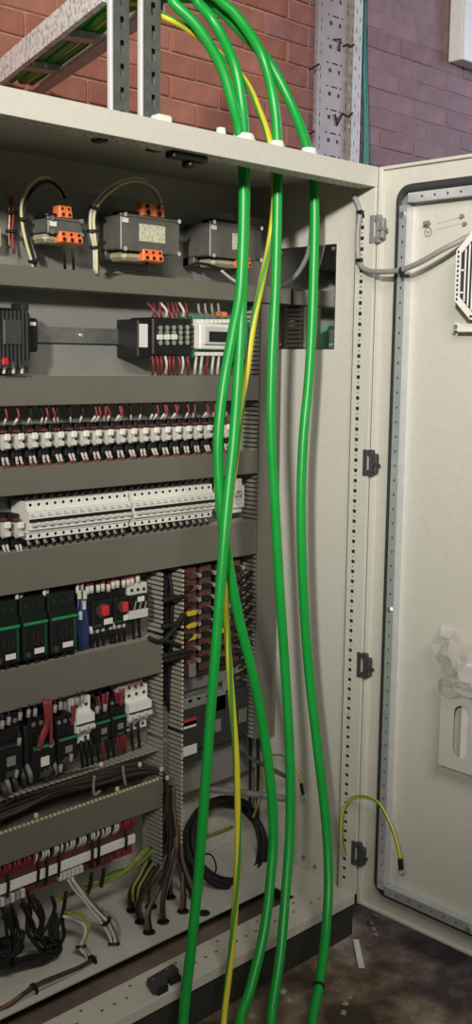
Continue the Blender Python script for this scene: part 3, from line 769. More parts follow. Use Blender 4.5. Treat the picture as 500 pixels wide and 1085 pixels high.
m = MB(); boxpx(m, 32, 341, 38, 345, .2845, .2852, 0, 0); build('label_tag', m, M_PAPER, t)
m = MB(); boxpx(m, 3, 379, 10, 387, .258, .27, 0, .002); build('indicator', m, M_RED, t)
for k, px in enumerate((6, 11, 16, 21, 25, 30)):
    p = Y(px, 386, .265); build('ferrule', MB().cyl((p.x, .268, p.z+.006), (p.x-.002, .27, p.z-.02), .0035, 6), M_WHTW if k % 2 == 0 else M_BLKW, t)
t = base_thing('distribution_block', 'black terminal block with rows of screws and a white label, centre of its row', 'terminal', 175, 376)
m = boxpx(MB(), 146, 338, 160, 379, .285, PY-.0005, 0, .003); boxpx(m, 162, 336, 203, 377, .275, PY-.0005, 0, .004); build('body', m, M_BLK, t)
m = MB(); boxpx(m, 147.5, 343, 156.5, 368, .2845, .2852, 0, 0); build('label_plate', m, M_PAPER, t)
for r in range(4):
    for c_ in range(5):
        p = Y(169.5+c_*7.1, 347.5+r*5.3-c_*.15, .275)
        build('screw', MB().cyl((p.x, .2755, p.z), (p.x, .2715, p.z), .0062, 8), M_SCREW, t)
m = MB()
for c_ in range(3): boxpx(m, 167+c_*7.6, 354.5-c_*.1, 173+c_*7.6, 360-c_*.1, .2705, .275, 0, .0008)
build('marker_strip', m, M_PAPER, t)
for k in range(9):
    px = 159+k*4.6
    for top in (True, False):
        pts = [(px+3, 336, .285), (px+2+random.uniform(-2, 2), 329, .28), (px-1+random.uniform(-2, 2), 321, .297)] if top else [(px+2, 377, .285), (px+3+random.uniform(-2, 2), 386, .278), (px+2+random.uniform(-2, 2), 397, .297)]
        c_ = M_REDW if k % 4 != 3 else M_WHTW
        lab = ORD[k]+' wire from the left '+('above' if top else 'below')+' the black terminal block with the white label'
        wire('control_wire', path(pts), .0033, c_, lab, group=('white' if k % 4 == 3 else 'red')+' wires '+('above' if top else 'below')+' the terminal block')
t = base_thing('controller', 'white and green controller with a black display, half hidden by the green pair', 'controller', 225, 378)
m = boxpx(MB(), 204, 335, 262, 380, .315, PY-.0005, 0, .001); build('circuit_board', m, M_PCB, t)
m = MB(); boxpx(m, 212, 342, 258, 371, .285, .316, 0, .003); build('body', m, M_WHT, t)
m = MB(); boxpx(m, 217, 346, 256, 366, .278, .286, 0, .002); build('front_frame', m, M_LGREY, t)
m = MB(); boxpx(m, 222, 351, 254, 363, .2765, .279, 0, 0); build('display', m, M_BLK, t)
m = MB()
for k in range(9): boxpx(m, 209.5+k*4.6, 338.2, 213+k*4.6, 342.5, .298, .316, 0, .0008)
for k in range(8): boxpx(m, 210+k*4.6, 373, 213.5+k*4.6, 377, .298, .316, 0, .0008)
build('terminal_row', m, M_WHT, t)
m = MB()
for k in range(5): boxpx(m, 205, 345+k*5.2, 211, 348.5+k*5.2, .305, .316, 0, .001)
build('side_terminals', m, M_COIL, t)
m = MB(); boxpx(m, 232, 330, 241, 336, .300, .33, 0, .002); build('plug', m, M_ORG, t)
for k in range(6):
    px = 207+k*6
    wire('signal_wire', path([(px+1, 378, .300), (px, 387, .286), (px-1, 397, .297)]), .0038, M_WHTW if k % 3 != 2 else M_REDW, ORD[k]+' wire from the left under the white and green controller')
for k in range(4):
    px = 214+k*7
    wire('signal_wire', path([(px, 338, .305), (px-3, 330, .29), (px-4, 322, .297)]), .0033, M_GRYW, ORD[k]+' wire from the left above the white and green controller')

# -- relay row
xa, xb = Y(5.6, 466, .30).x, Y(241, 457.5, .30).x
za = 1.318
rail('steel mounting rail behind the row of pale relays', za, DX0, -.14)
def make_relay(x, z, lab):
    t = thing('relay', lab, 'relay', (x, PY-.009, z), 'plug-in relays in one row')
    build('socket', MB().box(x-.0135, x+.0135, .318, PY-.0092, z-.042, z+.036, 0, .002).box(x-.0135, x+.0135, .308, .32, z-.040, z-.018, 0, .002), M_BLK, t)
    build('relay_case', MB().box(x-.011, x+.009, .297, .319, z-.016, z+.018, 0, .003), M_RLY, t)
    build('clip', MB().box(x-.006, x+.010, .290, .300, z+.004, z+.020, 0, .003), M_WHT, t)
    build('lever', MB().prism([(.286, z-.012), (.300, z-.018), (.300, z-.004), (.292, z-.004)], 0, x-.010, x+.003).box(x+.004, x+.009, .291, .30, z-.014, z-.002, 0, .001), M_LGREY, t)
    build('red_flag', MB().box(x-.008, x+.008, .304, .319, z+.021, z+.027, 0, .001), M_DRED, t)
    return t
M_RLY = mat('relay_pale_case', (0.52, 0.49, 0.42), 0.35, 0, 0.06)
NR = 20
r0 = make_relay(xa, za, 'first pale relay from the left in the relay row')
for k in range(1, NR): copy_tree(r0, (xa+(xb-xa)*k/(NR-1), PY-.009, za), ORD[k]+' pale relay from the left in the relay row')
w0 = {}
def wcopy(key, pts_fn, r, mats, name, loc, label, cat='wire', group=None):
    """short two-tone wire (sheath and ferrule), mesh shared between alike wires"""
    if key not in w0:
        mb = MB(); P = pts_fn()
        mb.tube(P, r, 6, 0, 4)
        e = P[0]; d = (P[1]-P[0]).normalized()
        mb.cyl(e-d*.002, e+d*.016, r*1.35, 6, 1)
        o = build(name, mb, mats, smooth_=True, loc=(0, 0, 0)); w0[key] = o; o.location = loc
    else:
        o = w0[key].copy(); C.objects.link(o); o.location = loc
    return tag(o, label, cat, group)
for k in range(NR):
    x = xa+(xb-xa)*k/(NR-1)
    for s in (0, 1):
        key = ('rb', random.randint(0, 2), s)
        wcopy(key, lambda: [Vector((0, .304, -.036)), Vector((random.uniform(-.003, .003), .296, -.050)), Vector((random.uniform(-.004, .004), .305, -.066))], .0026, [M_REDW, M_FERR] if 'M_FERR' in globals() else [M_REDW, M_WHTW], 'control_wire', (x-.005+s*.010, 0, za), ('left' if s == 0 else 'right')+' red wire under the '+ORD[k]+' relay from the left')
    for s in (0, 1):
        if (k*7+s*3) % 5 == 0: continue
        key = ('rt', random.randint(0, 4), s)
        wcopy(key, lambda: [Vector((0, .312, .040)), Vector((random.uniform(-.006, .006), .300, .056)), Vector((random.uniform(-.012, .012), .305, .082))], .0028, [M_REDW if random.random() < .75 else M_BLKW, M_WHTW], 'control_wire', (x-.005+s*.010, 0, za), ('left' if s == 0 else 'right')+' wire above the '+ORD[k]+' relay from the left')

# -- circuit breakers
rail('steel mounting rail behind the white circuit breakers', 1.136, DX0, -.14)
def make_breaker(x, z, lab, w=.0226):
    """one module: stepped side profile, deepest at the toggle"""
    t = thing('circuit_breaker', lab, 'circuit breaker', (x, PY-.009, z), 'white circuit breakers')
    b = PY-.0092
    prof = [(b, z-.044), (.299, z-.044), (.299, z-.030), (.295, z-.029), (.295, z-.023), (.286, z-.021), (.286, z+.021), (.295, z+.023), (.295, z+.027), (.299, z+.028), (.299, z+.044), (b, z+.044)]
    m = MB().prism(prof, 0, x-w/2+.0004, x+w/2-.0004)
    build('body', m, M_WHT, t)
    build('toggle_slot', MB().box(x-w/2+.0004, x+w/2-.0004, .2850, .2866, z-.0035, z+.0045), M_BLK, t)
    build('toggle', MB().box(x-w*.30, x+w*.30, .276, .2866, z-.012, z-.004, 0, .0015), M_LGREY, t)
    build('terminal_hole', MB().cyl((x, .2992, z+.036), (x, .2982, z+.036), .0038, 8), M_BLK, t)
    build('terminal_hole', MB().cyl((x, .2992, z-.037), (x, .2982, z-.037), .0038, 8), M_BLK, t)
    build('print_line', MB().box(x-w*.32, x+w*.30, .2852, .2862, z+.009, z+.011).box(x-w*.32, x+w*.05, .2852, .2862, z+.014, z+.0155), M_MGREY, t)
    return t
bx0 = Y(30, 550, .29).x; bx1 = Y(138, 540, .29).x; bw = (bx1-bx0)/13; bz = 1.136
b0 = make_breaker(bx0+bw/2, bz, 'first white breaker from the left in the left bank', bw)
for k in range(1, 13): copy_tree(b0, (bx0+bw*(k+.5), PY-.009, bz), ORD[k]+' white breaker from the left in the left bank')
cx0 = Y(141.5, 540, .29).x; n2 = 12
for k in range(n2): copy_tree(b0, (cx0+bw*(k+.5), PY-.009, bz), ORD[k]+' white breaker from the left in the right bank')
for bank, (xs, n) in enumerate(((bx0, 13), (cx0, 12))):
    for k in range(n):
        wcopy(('bb', k % 3), lambda: [Vector((0, .312, -.044)), Vector((random.uniform(-.001, .001), .304, -.058)), Vector((random.uniform(-.002, .002), .312, -.085))], .0036, [M_BLKW, M_GRYW], 'load_wire', (xs+bw*(k+.5), 0, bz), 'black wire under the '+ORD[k]+' breaker of the '+('left' if bank == 0 else 'right')+' bank')
        wcopy(('bt', k % 3), lambda: [Vector((0, .318, .046)), Vector((random.uniform(-.001, .001), .310, .058)), Vector((random.uniform(-.002, .002), .315, .075))], .0036, [M_BLKW, M_BRNW], 'feed_wire', (xs+bw*(k+.5), 0, bz), 'dark wire above the '+ORD[k]+' breaker of the '+('left' if bank == 0 else 'right')+' bank')
for k, px in enumerate((6, 20)):
    p = Y(px, 562, .30)
    c_ = copy_tree(r0, (p.x, PY-.009, p.z), ['first', 'second'][k]+' small relay left of the left breaker bank'); c_['group'] = 'small relays left of the breakers'
    for s in (0, 1): wcopy(('rb', s, s), None, 0, None, 'control_wire', (p.x-.005+s*.01, 0, p.z), ('left' if s == 0 else 'right')+' wire under the '+['first', 'second'][k]+' small relay left of the breakers')
t = base_thing('socket_outlet', 'white rail socket outlet right of the green pair in the breaker row', 'socket', 252, 546)
ca = Y(254, 525, .29)
m = MB().box(ca.x-.034, ca.x+.026, .296, PY-.0092, ca.z-.036, ca.z+.026, 0, .003).box(ca.x-.030, ca.x+.024, .305, PY-.0092, ca.z-.050, ca.z+.044, 0, .002)
build('body', m, M_WHT, t)
build('socket_ring', MB().tube([(ca.x+.019*math.cos(a*math.pi/8), .295, ca.z-.003+.019*math.sin(a*math.pi/8)) for a in range(16)], .003, 6, 0, 1, closed=True), M_WHT, t)
build('socket_well', MB().cyl((ca.x, .2965, ca.z-.003), (ca.x, .2955, ca.z-.003), .018, 16), M_LGREY, t)
for dx in (-.007, .007): build('contact_hole', MB().cyl((ca.x+dx, .2957, ca.z-.003), (ca.x+dx, .2947, ca.z-.003), .003, 8), M_BLK, t)
build('contact_hole', MB().box(ca.x-.0025, ca.x+.0025, .2947, .2957, ca.z+.006, ca.z+.0105), M_BLK, t)

# -- green-striped breakers, starters (fourth row)
zr4 = Y(60, 662, PY).z
rail('steel mounting rail behind the green-striped breakers', zr4, DX0, -.478)
def moulded_breaker(px0, pt, px1, pb, stripe, lab, label_px, depth=.275):
    a = Y(px0, pt, depth); b = Y(px1, pb, depth); x0, x1, z1, z0 = a.x, b.x, a.z, b.z
    t = thing('moulded_breaker', lab, 'circuit breaker', ((x0+x1)/2, PY, z0), 'green-striped breakers')
    h = z1-z0; w = x1-x0
    m = MB().box(x0, x1, depth+.012, PY-.0092, z0, z1, 0, .002).box(x0, x1, depth, depth+.014, z0+h*.04, z0+h*.60, 0, .003).box(x0, x1, depth+.005, depth+.014, z0+h*.60, z0+h*.74, 0, .002)
    build('body', m, M_DKGRN, t)
    build('green_stripe', MB().box(x0+w*.03, x1-w*.03, depth-.001, depth+.004, z0+h*.585, z0+h*.625, 0, .0005), M_DGRN, t)
    build('dial_recess', MB().cyl((x0+w*.5, depth+.001, z0+h*.36), (x0+w*.5, depth-.003, z0+h*.36), w*.26, 16), M_BLK2, t)
    build('dial', MB().box(x0+w*.43, x0+w*.57, depth-.012, depth-.003, z0+h*.24, z0+h*.49, 0, .003), M_BLK, t)
    build('side_strip', MB().prism([(x0+w*.80, z0+h*.1), (x0+w*.88, z0+h*.1), (x0+w*.92, z0+h*.55), (x0+w*.86, z0+h*.55)], 1, depth-.001, depth+.002) if False else MB().box(x0+w*.84, x0+w*.90, depth-.0012, depth+.001, z0+h*.08, z0+h*.56), M_DGRN2, t)
    build('label_tag', MB().box(x0+w*.30, x0+w*.68, depth-.0135, depth-.0122, z0+h*.14, z0+h*.225), M_PAPER, t)
    build('test_button', MB().cyl((x0+w*.15, depth+.001, z0+h*.12), (x0+w*.15, depth-.004, z0+h*.12), w*.10, 10), M_DGREY, t)
    for k in range(3): build('terminal_hole', MB().cyl((x0+w*(.2+.3*k), depth+.0125, z0+h*.86), (x0+w*(.2+.3*k), depth+.0110, z0+h*.86), w*.085, 10), M_BLK2, t)
    return t
M_DGRN2 = mat('dim_green_strip', (0.012, 0.09, 0.04), 0.5, 0, 0.1)
moulded_breaker(-7, 641, 22.5, 704, 0, 'black breaker with green stripe and dial, leftmost of three', None)
moulded_breaker(24.5, 636, 52, 697, 0, 'black breaker with green stripe and dial, middle of three', None)
moulded_breaker(54, 631, 83, 690, 0, 'black breaker with green stripe and dial, rightmost of three', None)
for k, (px, py) in enumerate(((6, 702), (16, 701), (28, 697), (38, 695), (47, 693), (58, 690), (66, 688), (75, 686))):
    wire('outgoing_cable', path([(px, py-3, .312), (px+1, py+3, .300), (px+1, py+10, .309), (px+1.5, py+16, .325)]), .006, M_BLKW if k % 3 else M_BRNW, ORD[k]+' dark cable from the left below the green-striped breakers', 'cable')
for k, (px, py, q) in enumerate(((18, 635, 0), (22, 640, 0), (47, 632, 0), (50, 634, 0), (82, 629, 0), (87, 627, 0))):
    wire('ferruled_wire', path([(px, py, .300), (px, py-6, .303), (px+1, py-12, .315)]), .0045, M_GRYW if k % 2 else M_WHTW, ORD[k]+' pale ferruled wire from the left above the green-striped breakers')
for k in range(5):
    px = 83+k*2.2
    wire('blue_wire', path([(px+random.uniform(-1, 1), 622, .312), (px+1.5*math.sin(k), 640, .298), (px-1.2*math.cos(k), 660, .300), (px+1, 676, .305), (px+1, 690, .318)]), .0036, M_BLUEW, ORD[k]+' blue wire from the left beside the rightmost green-striped breaker')
for k, (px, py) in enumerate(((84, 630), (89, 641), (85, 652), (90, 630))):
    p = Y(px, py, .296); tag(build('wire_marker', MB().cyl((p.x, .296, p.z-.010), (p.x, .296, p.z+.010), .0052, 8), M_WHTW, loc=(p.x, .296, p.z)), ORD[k]+' pale ferrule among the blue wires', 'ferrule')
t = base_thing('junction_block', 'brown block behind the blue wires, left of the red-knob starters', 'terminal', 93, 690)
m = MB(); boxpx(m, 89, 668, 97, 686, .315, PY-.0005, 0, .002); build('body', m, M_DRED, t)
def starter(px0, pt, px1, pb, knob, lab, label):
    depth = .285
    a = Y(px0, pt, depth); b = Y(px1, pb, depth); x0, x1, z1, z0 = a.x, b.x, a.z, b.z; h = z1-z0; w = x1-x0
    t = thing('motor_starter', lab, 'motor starter', ((x0+x1)/2, PY, z0), 'red-knob motor starters')
    m = MB().box(x0, x1, .30, PY-.0092, z0-h*.10, z1+h*.30, 0, .002).box(x0+.001, x1-.001, depth, .302, z0, z1, 0, .003)
    build('body', m, M_BLK, t)
    build('knob_base', MB().cyl((x0+w*.42, depth+.001, z0+h*.66), (x0+w*.42, depth-.006, z0+h*.66), w*.28, 14), M_DGREY, t)
    build('red_knob', MB().box(x0+w*.28, x0+w*.58, depth-.020, depth-.005, z0+h*.50, z0+h*.86, 0, .003), M_RED, t)
    build('label_tag', MB().box(x0+w*.52, x0+w*.92, depth-.0012, depth, z0+h*.14, z0+h*.34), M_PAPER, t)
    build('green_mark', MB().box(x0+w*.06, x0+w*.40, depth-.0012, depth, z0+h*.12, z0+h*.18), M_DGRN2, t)
    return t
starter(98, 638, 121, 664, 0, 'black motor starter with red knob, left of the two', 0)
starter(121.5, 634, 139, 660, 0, 'black motor starter with red knob, right of the two', 0)
t = base_thing('contactor', 'white-topped black contactor right of the red-knob starters', 'contactor', 146, 655)
m = MB(); boxpx(m, 136, 620, 156, 632, .290, PY-.0092, 0, .002); build('top_terminals', m, M_LGREY, t)
for k in range(3):
    p = Y(139.5+k*6.4, 625.5-k*.8, .290); build('terminal_hole', MB().cyl((p.x, .2905, p.z), (p.x, .2885, p.z), .0045, 8), M_BLK, t)
m = MB(); boxpx(m, 138, 632, 157.5, 650, .278, PY-.0092, 0, .002); build('body', m, M_BLK, t)
m = MB(); boxpx(m, 146, 632.5, 153, 636.5, .2768, .278, 0, 0); build('label_tag', m, M_PAPER, t)
m = MB(); boxpx(m, 138, 648, 157, 653, .272, .32, 0, .001); build('bottom_terminals', m, M_LGREY, t)
for k in range(3):
    m = MB(); a = Y(142+k*5.4, 649, .274); b = Y(144.6+k*5.4, 637, .274); m.cyl((a.x, .275, a.z), (b.x, .275, b.z), .0022, 6); build('lever', m, M_MGREY, t)
for k, (px, py) in enumerate(((93, 624), (97, 623), (104, 622), (109, 621), (115, 621.5), (120, 618.5), (124.5, 617.5), (131, 617), (136, 616), (140, 615), (146, 613))):
    mm = [M_REDW, M_WHTW] if k not in (2, 6) else [M_BLKW, M_WHTW]
    mb = MB().tube(path([(px, py+6, .296), (px, py, .293), (px+.5, py-5, .305), (px+1, py-9, .325)]), .0042, 6, 0, 4); p = Y(px, py+1, .293)
    mb.cyl((p.x, .2935, p.z-.010), (p.x, .2935, p.z+.008), .0056, 8, 1)
    tag(build('ferruled_wire', mb, mm, smooth_=True), ORD[k]+' ferruled wire from the left above the red-knob starters', 'wire')
for k, (px, py) in enumerate(((97, 668), (103, 667), (109, 665.5), (117, 663.5), (121, 663), (126, 662), (131, 661), (141, 659), (147, 657))):
    mb = MB().tube(path([(px, py-6, .302), (px, py+2, .292), (px+.4, py+11, .298), (px+1, py+20, .322)]), .0042, 6, 0, 4); p = Y(px, py-.5, .2925)
    mb.cyl((p.x, .293, p.z-.009), (p.x, .293, p.z+.009), .0056, 8, 1)
    tag(build('ferruled_wire', mb, [M_BLKW, M_WHTW if k not in (7, 8) else M_BLKW], smooth_=True), ORD[k]+' wire from the left below the red-knob starters', 'wire')

# -- contactors and white breakers (fifth row)
zr5 = Y(60, 775, PY).z
rail('steel mounting rail behind the lower contactor row', zr5, DX0, -.478)
def contactor(px0, pt, px1, pb, lab, stripe=True, tagc=True, depth=.285, red=False):
    a = Y(px0, pt, depth); b = Y(px1, pb, depth); x0, x1, z1, z0 = a.x, b.x, a.z, b.z; h = z1-z0; w = x1-x0
    t = thing('contactor', lab, 'contactor', ((x0+x1)/2, PY, z0), 'dark contactors in the lower row')
    m = MB().box(x0, x1, depth+.012, PY-.0092, z0, z1, 0, .002).box(x0+.0012, x1-.0012, depth, depth+.014, z0+h*.05, z0+h*.58, 0, .003).box(x0+.003, x1-.003, depth+.006, depth+.014, z0+h*.58, z0+h*.80, 0, .002)
    build('body', m, M_BLK, t)
    if stripe: build('green_stripe', MB().box(x0+w*.08, x1-w*.08, depth-.001, depth+.003, z0+h*.515, z0+h*.56), M_DGRN, t)
    else: build('grey_stripe', MB().box(x0+w*.08, x1-w*.08, depth-.001, depth+.003, z0+h*.53, z0+h*.55), M_DGREY, t)
    build('label_tag', MB().box(x0+w*.36, x0+w*.70, depth-.0012, depth, z0+h*.24, z0+h*.38), M_PAPER if tagc else M_MGREY, t)
    build('indicator', MB().box(x0+w*.30, x0+w*.70, depth-.004, depth, z0+h*.08, z0+h*.16, 0, .001), M_DGREY, t)
    for k in range(3):
        for zz in (.88, ): build('terminal_screw', MB().cyl((x0+w*(.2+.3*k), depth+.013, z0+h*zz), (x0+w*(.2+.3*k), depth+.0105, z0+h*zz), min(.006, w*.09), 8), M_SCREW, t)
    return t
contactor(-4, 762, 25, 824, 'black contactor with grey stripe at the left edge of the lower row', False, False)
contactor(33, 762, 60, 824, 'black contactor with bright white tag and thick red wires in the lower row', True, True)
contactor(61, 762, 83, 806, 'black contactor with dim tag just left of the narrow white breaker', True, False)
contactor(101, 748, 118, 785, 'black contactor with green stripe just right of the narrow white breaker', True, False)
contactor(118.5, 742, 135.5, 780, 'black contactor with green stripe just left of the wide white breaker', True, False)
t = base_thing('timer_module', 'narrow black module between the two leftmost lower contactors', 'module', 29, 822)
m = MB(); boxpx(m, 26, 770, 32.5, 822, .300, PY-.0092, 0, .002); build('body', m, M_BLK2, t)
m = MB(); boxpx(m, 27.5, 810, 31, 813, .299, .3005, 0, 0); build('label_tag', m, M_MGREY, t)
def white_breaker(px0, pt, px1, pb, n, lab):
    a = Y(px0, pt, .292); b = Y(px1, pb, .292); x0, x1, z1, z0 = a.x, b.x, a.z, b.z; h = z1-z0; w = x1-x0; zc = (z0+z1)/2
    t = thing('circuit_breaker', lab, 'circuit breaker', ((x0+x1)/2, PY, z0))
    for k in range(n):
        xa_, xb_ = x0+w*k/n+.0004, x0+w*(k+1)/n-.0004; bk = PY-.0092
        prof = [(bk, z0), (.302, z0), (.302, z0+h*.18), (.294, z0+h*.2), (.294, z0+h*.28), (.280, z0+h*.30), (.280, z0+h*.66), (.292, z0+h*.68), (.298, z0+h*.70), (.298, z1), (bk, z1)]
        o = build('pole', MB().prism(prof, 0, xa_, xb_), M_WHT, t)
        build('terminal_hole', MB().cyl(((xa_+xb_)/2, .2985, z0+h*.83), ((xa_+xb_)/2, .2965, z0+h*.83), .0048, 8), M_DGREY, o)
        build('terminal_hole', MB().cyl(((xa_+xb_)/2, .3025, z0+h*.09), ((xa_+xb_)/2, .3005, z0+h*.09), .0048, 8), M_DGREY, o)
        build('toggle', MB().box(xa_+.004, xb_-.004, .268, .281, z0+h*.36, z0+h*.44, 0, .002), M_LGREY, o)
    build('toggle_slot', MB().box(x0, x1, .279, .281, z0+h*.445, z0+h*.485), M_BLK, t)
    return t
white_breaker(78, 742, 97.5, 785, 2, 'narrow two-pole white breaker in the lower row, left of the wide one')
white_breaker(134, 731, 157.5, 770, 3, 'wide three-pole white breaker at the right end of the lower row')
for k, (pts, r) in enumerate((([(47, 742), (49, 765), (44, 780), (41, 793)], .0055), ([(50, 742), (51, 762), (47, 778), (42, 792)], .0055), ([(53, 742), (54, 765), (54, 780), (54, 788)], .0045), ([(49, 742), (50, 770), (46, 782), (43, 790)], .0045))):
    wire('red_wire', path([(a, b, .275) for a, b in pts]), r, M_REDW, ORD[k]+' thick red wire from the left hanging over the white-tagged contactor')
for k, (pts, c_) in enumerate((([(104, 738), (105, 745), (104, 753)], M_REDW), ([(110, 735), (109, 745), (111, 752)], M_REDW), ([(114, 733), (113, 742), (113, 751)], M_REDW), ([(122, 733), (124, 741), (129, 748)], M_REDW), ([(127, 730), (127, 739), (131, 746)], M_REDW), ([(131, 729), (129, 738), (127, 747)], M_REDW), ([(76, 748), (77, 757), (76, 768)], M_REDW), ([(80, 746), (79, 755), (78, 764)], M_REDW), ([(137, 730), (136, 724)], M_REDW), ([(144, 729), (143, 722)], M_REDW), ([(150, 727), (149, 720)], M_REDW))):
    wire('red_wire', path([(a, b, .288) for a, b in pts]), .0036, c_, ORD[k]+' thin red wire in the upper wiring of the lower row')
FW = sorted(((2, 768), (9, 764), (21, 759), (30, 756), (37, 755), (58, 751), (64, 748), (81, 743), (87, 741), (103, 752), (111, 750), (41, 791), (54, 788), (20, 786), (17, 820), (75, 803), (64, 814)))
for k, (px, py) in enumerate(FW):
    p = Y(px, py, .282); mb = MB().cyl((p.x-.002, .280, p.z-.009), (p.x+.003, .284, p.z+.009), .0052, 8, 1); mb.tube([(p.x+.003, .284, p.z+.009), (p.x+.005, .292, p.z+.022), (p.x+.004, .312, p.z+.034)], .004, 6, 0, 4)
    tag(build('ferruled_wire', mb, [M_BLKW, M_GRYW], smooth_=True), ORD[FW.index((px, py))]+' grey ferruled wire end from the left in the lower contactor row', 'wire', 'grey ferruled wires among the lower contactors')
for k, px in enumerate((86, 91, 96, 103, 108, 113, 119, 124, 128, 131, 139, 146)):
    y0 = 793-(px-86)*.36
    c_ = M_REDW if px in (124, 128, 131, 108) else M_BLKW
    wire('outgoing_wire', path([(px, y0-8, .300), (px+.5, y0+2, .292), (px+1, y0+12, .300), (px+2, y0+20, .325)]), .0042, c_, ORD[k]+' wire from the left going down into the open duct')
for k, (px, py) in enumerate(((8, 832), (15, 828), (24, 823), (31, 820), (47, 818), (52, 815), (57, 812), (67, 807), (4, 838))):
    mb = MB().tube(path([(px-5, py-14, .318), (px-1, py-5, .295), (px+1, py+1, .288), (px+2, py+8, .300)]), .0065, 8, 0, 4)
    tag(build('outgoing_cable', mb, M_MGREY if k % 3 == 0 else M_DGREY, smooth_=True), ORD[k]+' grey cable dropping from the lower contactors into the open duct', 'cable')
# loose brown and black cables in the open duct
for k in range(9):
    s = k*2.6-5
    pts = [(-8, 866-s*1.5, .32), (25, 851-s*1.3+random.uniform(-3, 3), .315), (60, 838-s+random.uniform(-3, 3), .308), (100, 828-s*.75+random.uniform(-2, 2), .305), (140, 818-s*.5+random.uniform(-2, 2), .304), (160, 817-s*.25, .306), (172, 822-s*.2, .309), (177, 838, .32), (178+k*.6, 862, .325), (180+k*.7, 885, .318)]
    wire('duct_cable', path(pts), .0055+.0012*(k % 2), M_BRNW if k % 3 else M_BLKW, ORD[k]+' loose cable from the top in the lidless lowest duct', 'cable', n=7)
loomp = [([(100, 822), (99, 832), (100, 842), (106, 838)], 'left'), ([(130, 812), (131, 822), (133, 832)], 'right')]
for pts, sd in loomp: wire('grey_wire', path([(a, b, .292) for a, b in pts]), .004, M_MGREY, sd+' grey wire looping out of the lidless lowest duct')
for k, (px, py) in enumerate(((107, 810), (124, 836), (148, 810), (171, 815), (177, 824), (38, 864))):
    p = Y(px, py, .288); tag(build('tie_head', MB().box(p.x-.005, p.x+.005, .284, .291, p.z-.006, p.z+.006, 0, .002), M_WHTW, loc=(p.x, .288, p.z)), ORD[k]+' pale cable-tie head on the loose duct cables', 'cable tie')
# wires crossing the upright open duct
for k, (pts, c_) in enumerate((([(173, 636), (182, 634), (194, 632)], 0), ([(172, 664), (184, 662), (196, 655)], 0), ([(172, 680), (183, 668), (195, 650)], 0), ([(158, 676), (166, 680), (176, 679), (190, 684)], 0), ([(173, 695), (183, 693), (196, 690)], 0), ([(174, 700), (186, 697), (198, 694)], 0))):
    wire('crossing_cable', path([(a, b, .286) for a, b in pts]), .0068, M_BLKW, ORD[k]+' black cable from the top crossing the upright open duct', 'cable')

for k in range(6):  # black strands added to darken the shaded upper part of the duct
    xk = -.462+k*.0105
    wire('shade_strand', [(xk, .345, .968), (xk+.002, .335-.006*(k % 2), .90), (xk-.002, .33-.006*(k % 2), .80), (xk+.001, .34, .70-.02*k), (xk+.02, .345, .655-.02*k)], .0052, M_BLKW, ORD[k]+' black strand from the left, added as shade inside the upright open duct', 'cable')
# -- terminal row at the bottom
t0z = Y(60, 921, .30).z
t = thing('terminal_rail', 'long row of red terminals under a white marker strip, lowest on the mounting plate', 'terminal', (-.86, PY, t0z))
x1 = Y(143, 884, .30).x; zt = Y(143, 884, .30).z; zb = Y(143, 893, .30).z
build('marker_strip', MB().box(DX0, x1, .298, .306, zb+.001, zt+.001, 0, .001), M_WHT, t)
nT = 114
pw = (x1-DX0)/nT
tm = {}
for k in range(nT):
    x = DX0+pw*k
    m_ = M_DRED if k % 6 else M_DGREY
    if m_.name not in tm:
        o = build('terminal', MB().box(x+.0004, x+pw-.0004, .312, PY-.0005, zb-.03, zt+.034, 0, .001).box(x+.0004, x+pw-.0004, .304, .314, zt+.003, zt+.020, 0, .001), m_, t); tm[m_.name] = (o, x)
    else:
        o0, xr = tm[m_.name]; o = o0.copy(); C.objects.link(o); o.location = (o0.location.x+x-xr, o0.location.y, o0.location.z)
hw = {}
groups_ = {'pale': (M_WHTW, 'pale wires above the terminal row'), 'red': (M_REDW, 'red wires above the terminal row'), 'dark': (M_BRNW, 'dark wires above the terminal row')}
cnt = dict(red=0, pale=0, dark=0)
for k in range(46):
    x = x1-.004-k*.0092
    kind = 'red' if (k < 6 or k > 33) else ('pale' if k % 4 else 'dark')
    key = (kind, k % 3)
    lab = {'pale': 'short pale wire above the white-striped terminal row', 'red': 'short red wire above the white-striped terminal row', 'dark': 'short dark wire above the white-striped terminal row'}[kind]
    if key not in hw:
        j = random.uniform(-.005, .005)
        o = build('terminal_wire', MB().tube([(0, .308, zt+.02), (j*.5, .296, zt+.036), (j, .298, zt+.052), (j*1.4, .312, zt+.068)], .0034, 6, 0, 4), groups_[kind][0], smooth_=True); hw[key] = o
    else:
        o = hw[key].copy(); C.objects.link(o)
    cnt[kind] += 1
    o.location = (x, 0, 0); tag(o, ORD[cnt[kind]-1]+' '+lab.replace('wire above', 'wire from the right above'), 'wire', groups_[kind][1])
for k, (px, y0, y1) in enumerate(((8, 922, 950), (40, 905, 935), (49, 902, 935), (62, 895, 928), (97, 885, 920), (104, 880, 915), (133, 880, 900))):
    wire('looping_wire', path([(px, y0, .300), (px+1, (y0+y1)/2, .290), (px, y1, .298)]), .0038, M_BLKW, ORD[k]+' dark wire from the left looping over the white marker strip')
t = base_thing('connector_plug', 'row of red plugs below the right end of the marker strip', 'connector', 133, 906)
for k in range(5):
    m = MB(); boxpx(m, 124+k*3.4, 902-k*1.3, 127+k*3.4, 909-k*1.3, .300, .325, 0, .001); build('plug', m, M_PLUG if k % 2 == 0 else M_DRED, t)
t = base_thing('connector_plug', 'row of darker red plugs farther left below the marker strip', 'connector', 110, 914)
for k in range(5):
    m = MB(); boxpx(m, 99+k*4.2, 914-k*1.7, 102.4+k*4.2, 920-k*1.7, .302, .325, 0, .001); build('plug', m, M_DRED, t)
